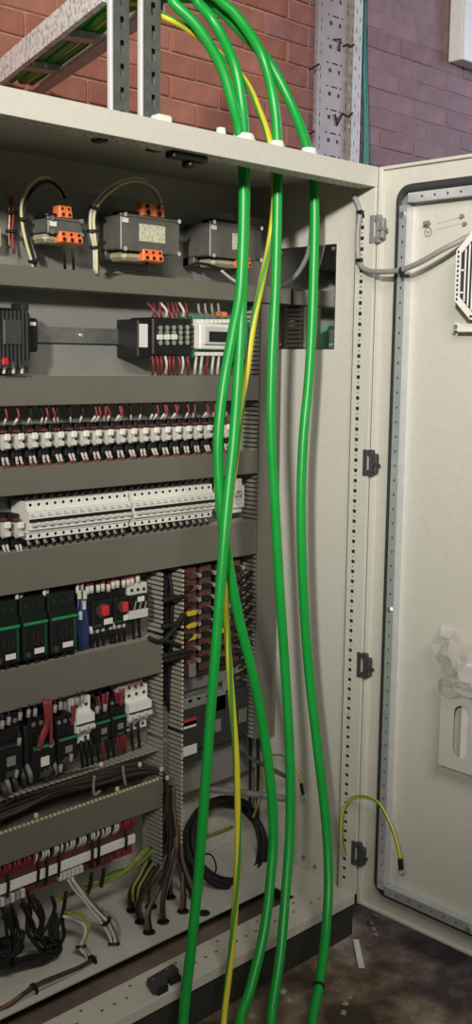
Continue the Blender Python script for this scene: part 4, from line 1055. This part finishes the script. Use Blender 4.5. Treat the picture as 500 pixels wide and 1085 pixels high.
t = base_thing('connector_plug', 'row of white plugs below the middle of the marker strip', 'connector', 75, 928)
for k in range(6):
    m = MB(); boxpx(m, 63+k*4.4, 927-k*1.8, 66.6+k*4.4, 933-k*1.8, .298, .32, 0, .001); build('plug', m, M_LGREY, t)
t = base_thing('connector_plug', 'row of white plugs at the left edge below the marker strip', 'connector', 15, 952)
for k in range(5):
    m = MB(); boxpx(m, 1+k*5.4, 953-k*2.4, 5.4+k*5.4, 960-k*2.4, .300, .32, 0, .001); build('plug', m, M_LGREY if k % 2 == 0 else M_GRYW, t)

# -- brown busbar unit and the isolator right of the upright duct
t = base_thing('busbar_unit', 'brown covered busbar unit with copper links and screws behind the green cables', 'busbar', 225, 700)
ux0 = Y(198, 610, .31).x; ux1 = -.150; uz1 = .965; uz0 = Y(215, 712, .31).z
build('back_board', MB().box(ux0-.004, ux1+.012, .345, PY-.0005, uz0-.02, uz1, 0, .002), M_TRB, t)
ncol = 4; cw = (ux1-ux0)/ncol
for c_ in range(ncol):
    xa_ = ux0+cw*c_
    build('column_cover', MB().box(xa_+.003, xa_+cw-.010, .318, .346, uz0, uz1-.005, 0, .004), M_TRB if c_ != 2 else M_BLK, t)
for r in range(8):
    z = uz1-.030-(uz1-uz0-.05)*r/7.5
    for c_ in range(ncol):
        xa_ = ux0+cw*c_
        col = M_YEL if (r in (3, 4, 5) and c_ in (0, 2)) else (M_BRLINK if (c_ in (0, 2) and r % 2) else (M_TRB if c_ in (0, 2) else M_BLK))
        build('link', MB().box(xa_+.004, xa_+cw*.62, .306, .319, z-.007, z+.006, 0, .002), col, t)
        build('screw', MB().cyl((xa_+cw*.80, .320, z), (xa_+cw*.80, .306, z), .0065, 8), M_SCREW, t)
for r in range(9):
    px, py = 256, 612+r*12.5
    wire('busbar_cable', path([(247, py+5, .305), (256, py+1, .298), (264, py-4, .300), (272, py-9, .325)]), .0055, M_BLKW, ORD[r]+' black cable from the top leaving the busbar unit to the right', 'cable')
for r in range(5):
    py = 622+r*17
    wire('busbar_cable', path([(191, py+6, .330), (197, py+3, .300), (203, py, .305)]), .0055, M_BLKW, ORD[r]+' black cable from the top entering the busbar unit from the left duct', 'cable')
t = base_thing('isolator', 'dark isolator with red and white stickers under the busbar unit', 'isolator', 230, 790)
ix0 = Y(193.5, 760, .30).x; ix1 = Y(265, 760, .30).x
za_, zb_ = Y(215, 738, .30).z, Y(215, 806, .30).z
m = MB().box(ix0, ix1, .312, PY-.0005, zb_+.02, za_, 0, .003).box(ix0, ix0+.105, .298, .314, zb_+.035, za_-.02, 0, .004).box(ix0, ix0+.09, .305, .35, zb_, zb_+.03, 0, .003).box(ix0+.11, ix1-.004, .300, .314, zb_+.03, za_-.008, 0, .004)
build('body', m, M_ISO, t)
m = MB(); boxpx(m, 195, 763, 208, 766.5, .2968, .2982, 0, 0); build('red_sticker', m, M_RED, t)
m = MB(); boxpx(m, 195, 766.5, 208, 769, .2968, .2982, 0, 0); build('white_sticker', m, M_PAPER, t)
m = MB(); boxpx(m, 194.5, 792, 208.5, 797.5, .2968, .312, 0, 0); build('white_sticker', m, M_PAPER, t)
m = MB(); boxpx(m, 201, 704, 207.5, 716, .302, .3055, 0, 0); build('white_tag', m, M_MGREY, t)
for a_ in ((228, 763, 234, 774), (253, 752, 261, 764), (236, 722, 241, 731)):
    m = MB(); boxpx(m, *a_, .2985, .3005, 0, 0); build('grey_tag', m, M_MGREY, t)
m = MB(); boxpx(m, 194, 742, 240, 752, .30, .345, 0, .004); build('terminal_shroud', m, M_MGREY, t)
for k in range(4):
    m = MB(); p = Y(199+k*9, 741-k*3, .31); m.cyl((p.x, .312, p.z), (p.x, .300, p.z), .008, 6); build('terminal_bolt', m, M_SCREW, t)

# ------------------------------------------------------------------ bottom of the cabinet
GZ = 0.030
holes = [(140, 965), (149, 977), (158, 988), (173, 977), (180, 951), (194, 966), (160, 961), (216, 968)]
HP = []
for i, (a, b) in enumerate(holes):
    p = W(a, b, 2, GZ); HP.append(p)
    o = tag(build('grommet', MB().tube([(p.x+.014*math.cos(q*math.pi/7), p.y+.014*math.sin(q*math.pi/7), GZ+.001) for q in range(14)], .003, 6, 0, 1, closed=True).cyl((p.x, p.y, GZ+.0002), (p.x, p.y, GZ+.0012), .014, 14), M_BLK2, loc=(p.x, p.y, GZ)), 'black cable grommet in the bottom plate, '+['at the far left end of the fan', 'second in the front line', 'frontmost of all', 'right of the frontmost one', 'at the back right of the fan', 'second from the right', 'in the middle of the back line', 'rightmost, behind the slanting green cable'][i], 'grommet')
src = [Y(176+i*1.8, 872, .325) for i in range(8)]
cn = 0
for i, hp in enumerate(HP[:7]):
    for j in range(3 if i != 6 else 1):
        s0 = src[(i*3+j) % 8]; jx = (j-1)*.010
        top = Vector((s0.x+jx*.3, .325-.004*j, .30)); mid = Vector((s0.x*.72+hp.x*.28+jx*.5, .315*.6+hp.y*.4-.004*j, .185))
        q = [top+Vector((0, 0, .06)), top, mid, Vector((hp.x+jx*.7, hp.y+(j-1)*.003, GZ+.065)), Vector((hp.x+jx*.5, hp.y, GZ+.004))]
        wire('outgoing_cable', q, .0048, [M_BRNW, M_BLKW, M_BRNW2][(i+j) % 3] if 'M_BRNW2' in globals() else M_BRNW, ['left', 'middle', 'right'][j]+' brown cable into the grommet '+['at the left end of the fan', 'second in the front line', 'that is frontmost', 'right of the frontmost', 'at the back right', 'second from the right', 'in the middle of the back line'][i], 'cable', n=8)
        cn += 1
for k in range(6):
    a = 224+k*.5
    q = path([(170-k*3, 898, .33), (160-k*4, 905+k*2, .33), (145-k*4, 918+k*2, .33), (122-k*3, 924+k*2.5, .335), (100-k*4, 936+k*2, .34), (80-k*5, 946+k*2, .35)])
    wire('earth_wire', q, .0045, M_EARTHD if k % 3 else M_DKYG if 'M_DKYG' in globals() else M_EARTHD, ORD[k]+' yellow-green wire from the top running along under the terminal row')
for k in range(4):
    q = path([(168-k*4, 912, .33), (158-k*3, 926, .32), (150-k*3, 941, .315), (147-k*2, 955, .315)])
    wire('earth_wire', q, .004, M_EARTHD if k % 2 else M_BLKW, ORD[k]+' wire from the right dropping beside the leftmost grommet')
loom('bundle of pale wires bending down in front of the terminal row', [(75, 930), (82, 940), (92, 952), (103, 965), (112, 976), (119, 990), (121, 1000), (119, 1008)], [.300, .295, .29, .28, .27, .26, .25, .245], [M_WHTW, M_GRYW, M_WHTW, M_GRYW, M_WHTW, M_BRNW2], .0034, sp=.0085, ties=(4, 6))
loom('green and white wire bundle tied in a knot on the bottom plate', [(70, 968), (84, 972), (92, 980), (90, 992), (86, 1003), (92, 1010), (97, 1018)], [.30, .29, .28, .27, .26, .25, .235], [M_EARTHD, M_EARTHD, M_GRYW, M_EARTHD, M_WHTW], .0042, sp=.007, ties=(4, 6), jit=.004)
loom('grey wire loop from the knot back to the pale bundle', [(92, 1012), (104, 1014), (116, 1009), (126, 995), (126, 982), (118, 970), (108, 962)], [.24, .24, .25, .26, .27, .28, .29], [M_GRYW], .004, sp=.002)
loom('brown wire bundle lying along the front of the bottom plate', [(98, 1018), (85, 1026), (62, 1036), (36, 1048), (10, 1066), (-8, 1076)], [.225, .22, .215, .215, .21, .21], [M_BRNW, M_COPW if 'M_COPW' in globals() else M_BRNW, M_GRYW, M_BRNW], .0045, sp=.0075, ties=(0, 3))
loom('thick black cable bundle lying on the bottom plate at the left edge', [(60, 970), (56, 985), (60, 1003), (48, 1013), (30, 1018), (12, 1020), (-10, 1023)], [.32, .31, .29, .28, .28, .28, .28], [M_BLKW]*7, .0040, sp=.0095, ties=(5,), jit=.005)
loom('black cable bundle hanging from the terminal row at the left', [(8, 962), (14, 978), (16, 992), (10, 1006), (-6, 1016)], [.30, .30, .30, .295, .29], [M_BLKW]*8, .0040, sp=.012, jit=.012)
loom('second black cable bundle hanging from the terminal row', [(28, 950), (32, 966), (36, 984), (42, 1000), (54, 1006), (58, 998), (48, 996)], [.31, .31, .305, .295, .285, .285, .29], [M_BLKW]*8, .0040, sp=.011, jit=.012)
for k, pts in enumerate(([(55, 950), (58, 962), (52, 978), (44, 990)], [(70, 945), (68, 960), (66, 975), (68, 990), (64, 1000)], [(40, 955), (46, 970), (44, 985)], [(97, 925), (96, 935), (94, 944), (90, 952)], [(110, 920), (109, 930), (107, 940)])):
    wire('hanging_wire', path([(a, b, .31) for a, b in pts]), .005, M_BLKW, ORD[k]+' loose black wire hanging below the terminal row')
p = W(8, 1008, 2, GZ)
tag(build('cable_boot', MB().tube([(p.x+.03*math.cos(q*math.pi/8), p.y+.03*math.sin(q*math.pi/8), GZ+.012) for q in range(16)], .012, 8, 0, 1, closed=True).cyl((p.x, p.y, GZ+.001), (p.x, p.y, GZ+.010), .028, 16), M_BLK2, loc=(p.x, p.y, GZ)), 'big black rubber cable boot on the bottom plate at the left edge', 'grommet')
# coil of black cable leaning between the bottom plate and the back panel
ct = thing('cable_coil', 'coil of thin black cable leaning on the back panel at lower right', 'cable coil', tuple(Y(240, 940, .27)))
for k in range(13):
    rx = 40+random.uniform(-5, 5); ry = 46+random.uniform(-6, 4); ox, oy, od = random.uniform(-4, 4), random.uniform(-3, 3), random.uniform(-.012, .012)
    q = []
    for a in range(20):
        an = a*math.pi/10; py = 893+oy-ry*math.sin(an)
        q.append(Y(241+ox+rx*math.cos(an)-4*math.sin(an), py, .425-(py-845)/98*.155+od))
    build('cable_turn', MB().tube(q, .0052, 7, 0, 2, closed=True), M_BLK2, ct, smooth_=True)
build('cable_end', MB().tube(path([(214, 905, .33), (224, 906, .32), (229, 918, .31), (226, 928, .30), (214, 931, .30)]), .0028, 6, 0, 4), M_BLKW, ct, smooth_=True)
for k, pts in enumerate(([(186, 870, .33), (195, 905, .33), (206, 935, .32), (214, 962, .30)], [(190, 875, .33), (200, 915, .33), (214, 945, .31), (219, 966, .29)], [(184, 880, .32), (192, 920, .31), (204, 950, .28), (212, 966, .26)])):
    wire('black_cable', path(pts), .006, M_BLKW, ORD[k]+' black cable from the right slanting down to the rightmost grommet', 'cable')
wire('green_wire', path([(203, 888, .462), (225, 884, .462), (246, 876, .462)]), .005, M_EARTHD, 'green wire lying across the back panel inside the cable coil')
# support tube and rods behind, lower right
a = Vector((-.19, .43, .262)); b = W(303, 846, 0, -.055)
tb = thing('support_tube', 'grey support tube with bright sawn end, low behind the green cables', 'tube', tuple(a))
d_ = (b-a).normalized()
build('tube', MB().cyl(a, b, .010, 14), M_MGREY, tb); build('bright_end', MB().cyl(b-d_*.002, b+d_*.003, .0095, 14), M_BRIGHT, tb)
a = Y(240, 790, .40); b = W(309, 826, 0, -.03)
tag(build('support_tube', MB().cyl(a, b, .006, 10), M_DGREY, loc=tuple(a)), 'thin dark rod above the bright-ended support tube', 'tube')
for k, px in enumerate((265, 273)):
    q = path([(px, 770, .36), (px+.2, 820, .36), (px-.5, 868, .37)]); wire('dark_rod', q, .0048, M_BLKW, ('left' if k == 0 else 'right')+' dark upright cable below the closed upright duct', 'cable')
wire('earth_wire', path([(277, 802, .37), (276, 830, .36), (273, 852, .36), (268, 866, .37)]), .0045, M_EARTHD, 'yellow-green wire curving down beside the dark upright cables')
def lug_wire(label, pts, r, boot_a, boot_b, ring, name='earth_strap'):
    t = thing(name, label, 'earth wire', tuple(pts[0]))
    build('wire', MB().tube(pts, r, 8, 0, 6, twist=5.0), M_EARTH, t, smooth_=True)
    build('boot', MB().cyl(boot_a, boot_b, r*1.7, 10), M_BLK, t)
    d = (Vector(boot_b)-Vector(boot_a)).normalized(); e = Vector(boot_b)+d*(ring*1.0)
    u = d.cross(Vector((1, 0, 0))).normalized()
    build('ring_lug', MB().tube([e+(d*math.cos(q*math.pi/6)+u*math.sin(q*math.pi/6))*ring for q in range(12)], ring*.38, 6, 0, 1, closed=True), M_BRIGHT, t)
    return t
q = [W(a, b, 0, x) for a, b, x in ((366, 905, -.022), (364, 898, -.025), (362, 885, -.03), (363, 862, -.03), (370, 848, -.034), (384, 844, -.045), (400, 850, -.05), (411, 868, -.05), (419, 889, -.05), (424, 910, -.05))]
lug_wire('yellow-green earth wire bridging from the cabinet edge to the door, with lug hanging', q, .0043, q[-1], W(425, 921, 0, -.05), .008)
q = [W(a, b, 0, x) for a, b, x in ((287, 800, -.02), (298, 800, -.02), (309, 806, -.02), (316, 818, -.02), (319, 830, -.02))]
lug_wire('short earth wire with black boot and lug on the side wall, lower right', q, .0030, q[-1], W(321, 842, 0, -.02), .008)

# ------------------------------------------------------------------ things on the door and the front edge
q = [W(a, b, 0, x) for a, b, x in ((375, 207, -.02), (381, 224, -.02), (379, 245, -.022), (379, 268, -.022), (382, 281, -.025), (391, 287, -.03), (405, 288, -.04), (425, 286, -.045), (445, 278, -.05), (468, 265, -.05), (486, 256, -.034), (495, 251, -.02), (503, 250, -.008))]
t = thing('fan_cable', 'grey cable looping from the cabinet post across to the door fan', 'cable', tuple(q[0]))
build('sheath', MB().tube(q, .0068, 10, 0, 6), M_GRYC if 'M_GRYC' in globals() else M_GRYW, t, smooth_=True)
for (px, py, x) in ((381.5, 225, -.02), (380, 276, -.0235)):
    p = W(px, py, 0, x); build('cable_tie', MB().cyl((x, p.y, p.z-.003), (x, p.y, p.z+.003), .010, 12).box(x-.012, x-.006, p.y-.014, p.y-.004, p.z-.004, p.z+.004), M_BLK, t)
p = W(427, 287, 0, -.04); build('cable_tie', MB().cyl((-.045, p.y-.003, p.z), (-.045, p.y+.003, p.z), .0095, 12).box(-.046, -.018, p.y-.004, p.y+.004, p.z-.016, p.z-.008), M_BLK, t)
q = [W(a, b, 0, x) for a, b, x in ((331, 226, -.03), (330, 245, -.03), (327, 266, -.03), (319, 284, -.035), (309, 296, -.045), (299, 302, -.06))]
wire('grey_cable', q, .0065, M_MGREY, 'grey cable curving down in front of the dark polished plate', 'cable', n=8)
# octagonal louvred fan filter
c0 = W(482, 300, 0, -.045); ct_ = W(491, 247, 0, -.045); cb_ = W(491, 336, 0, -.045)
FH = (ct_.z-cb_.z)/2+.006; fzc = (ct_.z+cb_.z)/2; fyc = c0.y-FH
ft = thing('fan_filter', 'white octagonal louvred fan filter on the door, cut by the right edge', 'fan', (0.008, fyc, fzc))
ch = FH*.44
oct_ = [(fyc-FH, fzc-FH+ch), (fyc-FH+ch, fzc-FH), (fyc+FH-ch, fzc-FH), (fyc+FH, fzc-FH+ch), (fyc+FH, fzc+FH-ch), (fyc+FH-ch, fzc+FH), (fyc-FH+ch, fzc+FH), (fyc-FH, fzc+FH-ch)]
inn = [(fyc+(a-fyc)*.87, fzc+(b-fzc)*.87) for a, b in oct_]
m = MB(); n = 8
for x in (-.045, -.010):
    pass
vs_ = [(-.045, a, b) for a, b in oct_]+[(-.045, a, b) for a, b in inn]+[(-.006, a, b) for a, b in oct_]+[(-.0425, a, b) for a, b in inn]
fs = []
for k in range(8):
    k2 = (k+1) % 8
    fs += [(k, k2, 8+k2, 8+k), (k, 16+k, 16+k2, k2), (8+k, 8+k2, 24+k2, 24+k)]
m.add(vs_, fs); build('rim', m, M_FAN, ft)
build('filter_mat', MB().box(-.0415, -.030, fyc-FH*.86, fyc+FH*.86, fzc-FH*.62, fzc+FH*.62).box(-.0413, -.0305, fyc-FH*.62, fyc+FH*.62, fzc-FH*.86, fzc+FH*.86), M_FANB if 'M_FANB' in globals() else M_DGREY, ft)
k = 0; yy = fyc+FH*.87-.013
while yy > fyc-FH*.78:
    lim = FH*.87-max(0, abs(yy-fyc)-(FH-ch)*.87)-.002
    build('louvre', MB().box(-.0455, -.0425, yy-.0018, yy+.0018, fzc-lim, fzc+lim, 0, .0006), M_FAN, ft); yy -= .0105
for zz in (fzc-.04, fzc+.012): build('cross_bar', MB().box(-.0455, -.040, fyc+FH*.74, fyc+FH*.87, zz-.002, zz+.002), M_FAN, ft)
dz = MB(); 
for k in range(11):
    zz = fzc-(FH-ch)*.95+k*(FH-ch)*1.9/10
    dz.box(-.0462, -.0449, fyc+FH*.91, fyc+FH*.955, zz-.003, zz+.003)
stuff(build('vent_dots', dz, M_DGREY, ft))
dz = MB()
for k in range(10):
    yy = fyc+(FH-ch)*.95-k*(FH-ch)*1.9/9
    for zc in (fzc-FH*.93, fzc+FH*.93): dz.box(-.0462, -.0449, yy-.0035, yy+.0035, zc-.003, zc+.003)
stuff(build('vent_dots', dz, M_DGREY, ft))
build('housing', MB().box(-.010, .0075, fyc-FH*.75, fyc+FH*.72, fzc-FH*.75, fzc+FH*.75, 0, .004), M_FAN, ft)
p = W(485, 345, 0, -.012); p2 = W(500, 349, 0, -.012)
t = thing('shelf_bar', 'white bar with end screw on the door right under the fan filter', 'bar', (0.008, p.y, p.z))
build('bar', MB().box(-.022, .008, p.y-.26, p.y-.004, p.z-.016, p.z+.004, 0, .002), M_FAN, t)
build('bracket', MB().box(-.012, .008, p.y-.004, p.y+.012, p.z-.012, p.z+.008, 0, .002), M_FAN, t)
build('screw', MB().cyl((-.012, p.y+.004, p.z-.002), (-.018, p.y+.004, p.z-.002), .005, 8), M_MGREY, t)
p = W(482, 353.5, 0, .008); build('screw', MB().cyl((.008, p.y, p.z), (.003, p.y, p.z), .004, 8), M_MGREY, t)
# document pocket with an oval hole, and a bag of papers in it
a = W(468, 716, 0, -.035); b = W(467, 811, 0, -.035)
py1, pz1, pz0 = a.y, a.z, b.z; py0 = py1-.30
ha = W(481, 746, 0, -.035); hb = W(493, 806, 0, -.035)
hy1, hz1, hz0 = ha.y, ha.z, hb.z; hy0 = hy1-.046
dp = thing('document_pocket', 'pale grey document pocket with an upright oval hole on the door', 'document pocket', (0.008, (py0+py1)/2, pz0))
m = MB()
# front sheet with the slot, built as a ring between rectangle and slot
nn = 10; slot = []; hr = (hy1-hy0)/2; hc = (hy0+hy1)/2
for k in range(nn+1):
    an = math.pi*k/nn; slot.append((hc+hr*math.cos(an), hz1-hr+hr*math.sin(an)))
for k in range(nn+1):
    an = math.pi+math.pi*k/nn; slot.append((hc+hr*math.cos(an), hz0+hr+hr*math.sin(an)))
def edge_pt(p_):
    vx, vz = p_[0]-hc, p_[1]-(hz0+hz1)/2
    s_ = 1e9; yl, yh, zl, zh = hc-.05, py1, pz0, pz1
    if vx > 1e-6: s_ = min(s_, (yh-hc)/vx)
    if vx < -1e-6: s_ = min(s_, (yl-hc)/vx)
    if vz > 1e-6: s_ = min(s_, (zh-(hz0+hz1)/2)/vz)
    if vz < -1e-6: s_ = min(s_, (zl-(hz0+hz1)/2)/vz)
    return (hc+vx*s_, (hz0+hz1)/2+vz*s_)
ring = []
for s_ in slot: ring.append((s_, edge_pt(s_)))
for cy_, cz_ in ((py1, pz1), (hc-.05, pz1), (hc-.05, pz0), (py1, pz0)):
    d0 = min(range(len(ring)), key=lambda i: (ring[i][1][0]-cy_)**2+(ring[i][1][1]-cz_)**2); ring[d0] = (ring[d0][0], (cy_, cz_))
nR = len(ring)
vs_ = [(-.035, *r_[0]) for r_ in ring]+[(-.035, *r_[1]) for r_ in ring]+[(-.032, *r_[0]) for r_ in ring]
fs = [(k, (k+1) % nR, nR+(k+1) % nR, nR+k) for k in range(nR)]+[(k, 2*nR+k, 2*nR+(k+1) % nR, (k+1) % nR) for k in range(nR)]
m.add(vs_, fs)
m.box(-.035, -.032, py0, hc-.05, pz0, pz1)
m.box(-.0345, .0078, py1-.003, py1, pz0, pz1).box(-.0345, .0078, py0, py1, pz0, pz0+.003).box(-.0345, .0078, py0, py0+.003, pz0, pz1)
build('shell', m, M_POCK, dp)
build('pocket_rivet', MB().cyl((-.02, py1, pz0+.065), (-.02, py1+.004, pz0+.065), .004, 8), M_MGREY, dp)
m = MB().box(-.030, -.004, py0+.02, py1-.055, pz0+.006, pz1+.07, 0, .004)
tag(build('folded_papers', m, M_DOCKET, loc=(-.015, (py0+py1)/2, pz0)), 'folded papers standing inside the grey document pocket', 'papers')
# crumpled clear bag over the pocket
bm = []
by1 = W(465, 680, 0, -.035).y; bz1 = W(478, 658, 0, -.035).z; bz0 = pz1-.035
random.seed(11)
nu, nv = 12, 9
def bagp(i, j, sd):
    u = i/(nu-1); v = j/(nv-1)
    y = by1-.008-u*.30-.014*math.sin(v*5)+random.uniform(-.004, .004)
    top = bz1-.012-.10*max(0, u-.10)*(1 if u < .45 else .78)-(.02 if u < .06 else 0)
    z = bz0+(top-bz0)*v+random.uniform(-.006, .006)
    bulge = math.sin(math.pi*min(1, .12+u*1.2))*math.sin(math.pi*(.15+.8*v))
    x = -.044-.040*bulge*(1 if sd else .1)+random.uniform(-.011, .011)*(1 if sd else .3)+(.012 if not sd else 0)
    return (x, y, z)
m = MB(); gr = {}
for sd in (0, 1):
    for i in range(nu):
        for j in range(nv):
            gr[(sd, i, j)] = len(m.v); m.v.append(bagp(i, j, sd))
for i in range(nu-1):
    for j in range(nv-1):
        for sd in (1,):
            f_ = (gr[(sd, i, j)], gr[(sd, i+1, j)], gr[(sd, i+1, j+1)], gr[(sd, i, j+1)]); m.f.append(f_); m.m.append(0)
            f_ = (gr[(0, i, j)], gr[(0, i, j+1)], gr[(0, i+1, j+1)], gr[(0, i+1, j)]); m.f.append(f_); m.m.append(0)
for j in range(nv-1):
    for i in (0, nu-1): m.f.append((gr[(0, i, j)], gr[(1, i, j)], gr[(1, i, j+1)], gr[(0, i, j+1)])); m.m.append(0)
bt = thing('plastic_bag', 'crumpled clear plastic bag of papers stuffed in the document pocket', 'bag', (-.04, by1-.15, bz0))
build('film', m, M_BAG, bt)
m = MB(); 
a = W(484, 702, 0, -.045)
m.box(-.046, -.040, a.y-.22, a.y, bz0+.02, bz0+.085, 0, .002).box(-.0475, -.0462, a.y-.22, a.y-.004, bz0+.024, bz0+.050)
build('papers_inside', m, M_MGREY if False else M_DOCKET, bt)
random.seed(21)
# dark grey clip lying on the bottom rail
c1, c2, c3, c4 = W(155, 1043, 2, .034), W(184, 1026, 2, .034), W(193, 1038, 2, .034), W(163, 1054, 2, .034)
cl = thing('door_clip', 'dark grey plastic clip lying on the front bottom rail', 'clip', tuple((c1+c3)/2-Vector((0, 0, .0055))))
def lerp(u, v): return (c1*(1-u)+c2*u)*(1-v)+(c4*(1-u)+c3*u)*v
def slab(m, uv, z0, z1):
    b = [lerp(u, v) for u, v in uv]; n = len(b)
    vs = [(p.x, p.y, z0) for p in b]+[(p.x, p.y, z1) for p in b]
    m.add(vs, [tuple(range(n))[::-1], tuple(range(n, 2*n))]+[(i, (i+1) % n, n+(i+1) % n, n+i) for i in range(n)])
m = MB(); slab(m, [(0.02, 0), (.95, 0), (1, .12), (1, .62), (.62, .60), (.50, .80), (.46, 1), (.10, 1), (0, .8)], .0285, .048)
build('clip_body', m, M_DGREY, cl)
m = MB(); slab(m, [(.10, .98), (.46, .98), (.47, 1.12), (.14, 1.12)], .0285, .044); slab(m, [(.62, .60), (1, .62), (1, .92), (.62, .88)], .0285, .040)
stuff(build('clip_jaw', m, M_BLK2, cl))
for u, v in ((.16, .3), (.72, .16)):
    p = lerp(u, v); build('pin', MB().cyl((p.x, p.y, .048), (p.x, p.y, .0492), .003, 8), M_MGREY, cl)
# litter on the floor
fz = FZ+.0005
a, b = W(377, 996, 2, fz), W(383, 1026, 2, fz); d = (b-a).normalized(); nn_ = Vector((-d.y, d.x, 0))*.008
m = MB().add([tuple(a-nn_), tuple(a+nn_), tuple(b+nn_), tuple(b-nn_)]+[tuple(p+Vector((0, 0, .002))) for p in (a-nn_, a+nn_, b+nn_, b-nn_)], [(3, 2, 1, 0), (4, 5, 6, 7), (0, 1, 5, 4), (1, 2, 6, 5), (2, 3, 7, 6), (3, 0, 4, 7)])
tag(build('paper_strip', m, M_PAPER, loc=tuple(a)), 'narrow white paper strip lying on the dark stained floor', 'litter')
for k, (px, py, r) in enumerate(((397, 970, .010), (393, 978, .013), (395, 984, .010), (398, 990, .007), (366, 1063, .010), (371, 1057, .006), (364, 1073, .009), (300, 1050, .012), (306, 1060, .010))):
    p = W(px, py, 2, FZ); m = MB(); N_ = 7
    ang = [random.uniform(.6, 1.2) for _ in range(N_)]
    m.add([(p.x+r*ang[i]*math.cos(i*6.283/N_), p.y+r*ang[i]*math.sin(i*6.283/N_), FZ-.001) for i in range(N_)]+[(p.x+r*.6*ang[i]*math.cos(i*6.283/N_), p.y+r*.6*ang[i]*math.sin(i*6.283/N_), FZ+.004) for i in range(N_)], [tuple(range(N_, 2*N_))]+[(i, (i+1) % N_, N_+(i+1) % N_, N_+i) for i in range(N_)])
    tag(build('rubble_chip', m, M_CHIP, loc=tuple(p)), ['pale chip below the door corner, topmost of the cluster', 'pale chip below the door corner, widest of the cluster', 'pale chip in the middle of the cluster under the door corner', 'smallest chip of the cluster under the door corner', 'pale chip right of the rightmost green cable', 'tiny chip near the bottom right of the rightmost cable', 'chip nearest the photo bottom beside the rightmost cable', 'chip between the two middle green cables, upper one', 'chip between the two middle green cables, lower one'][k], 'litter')
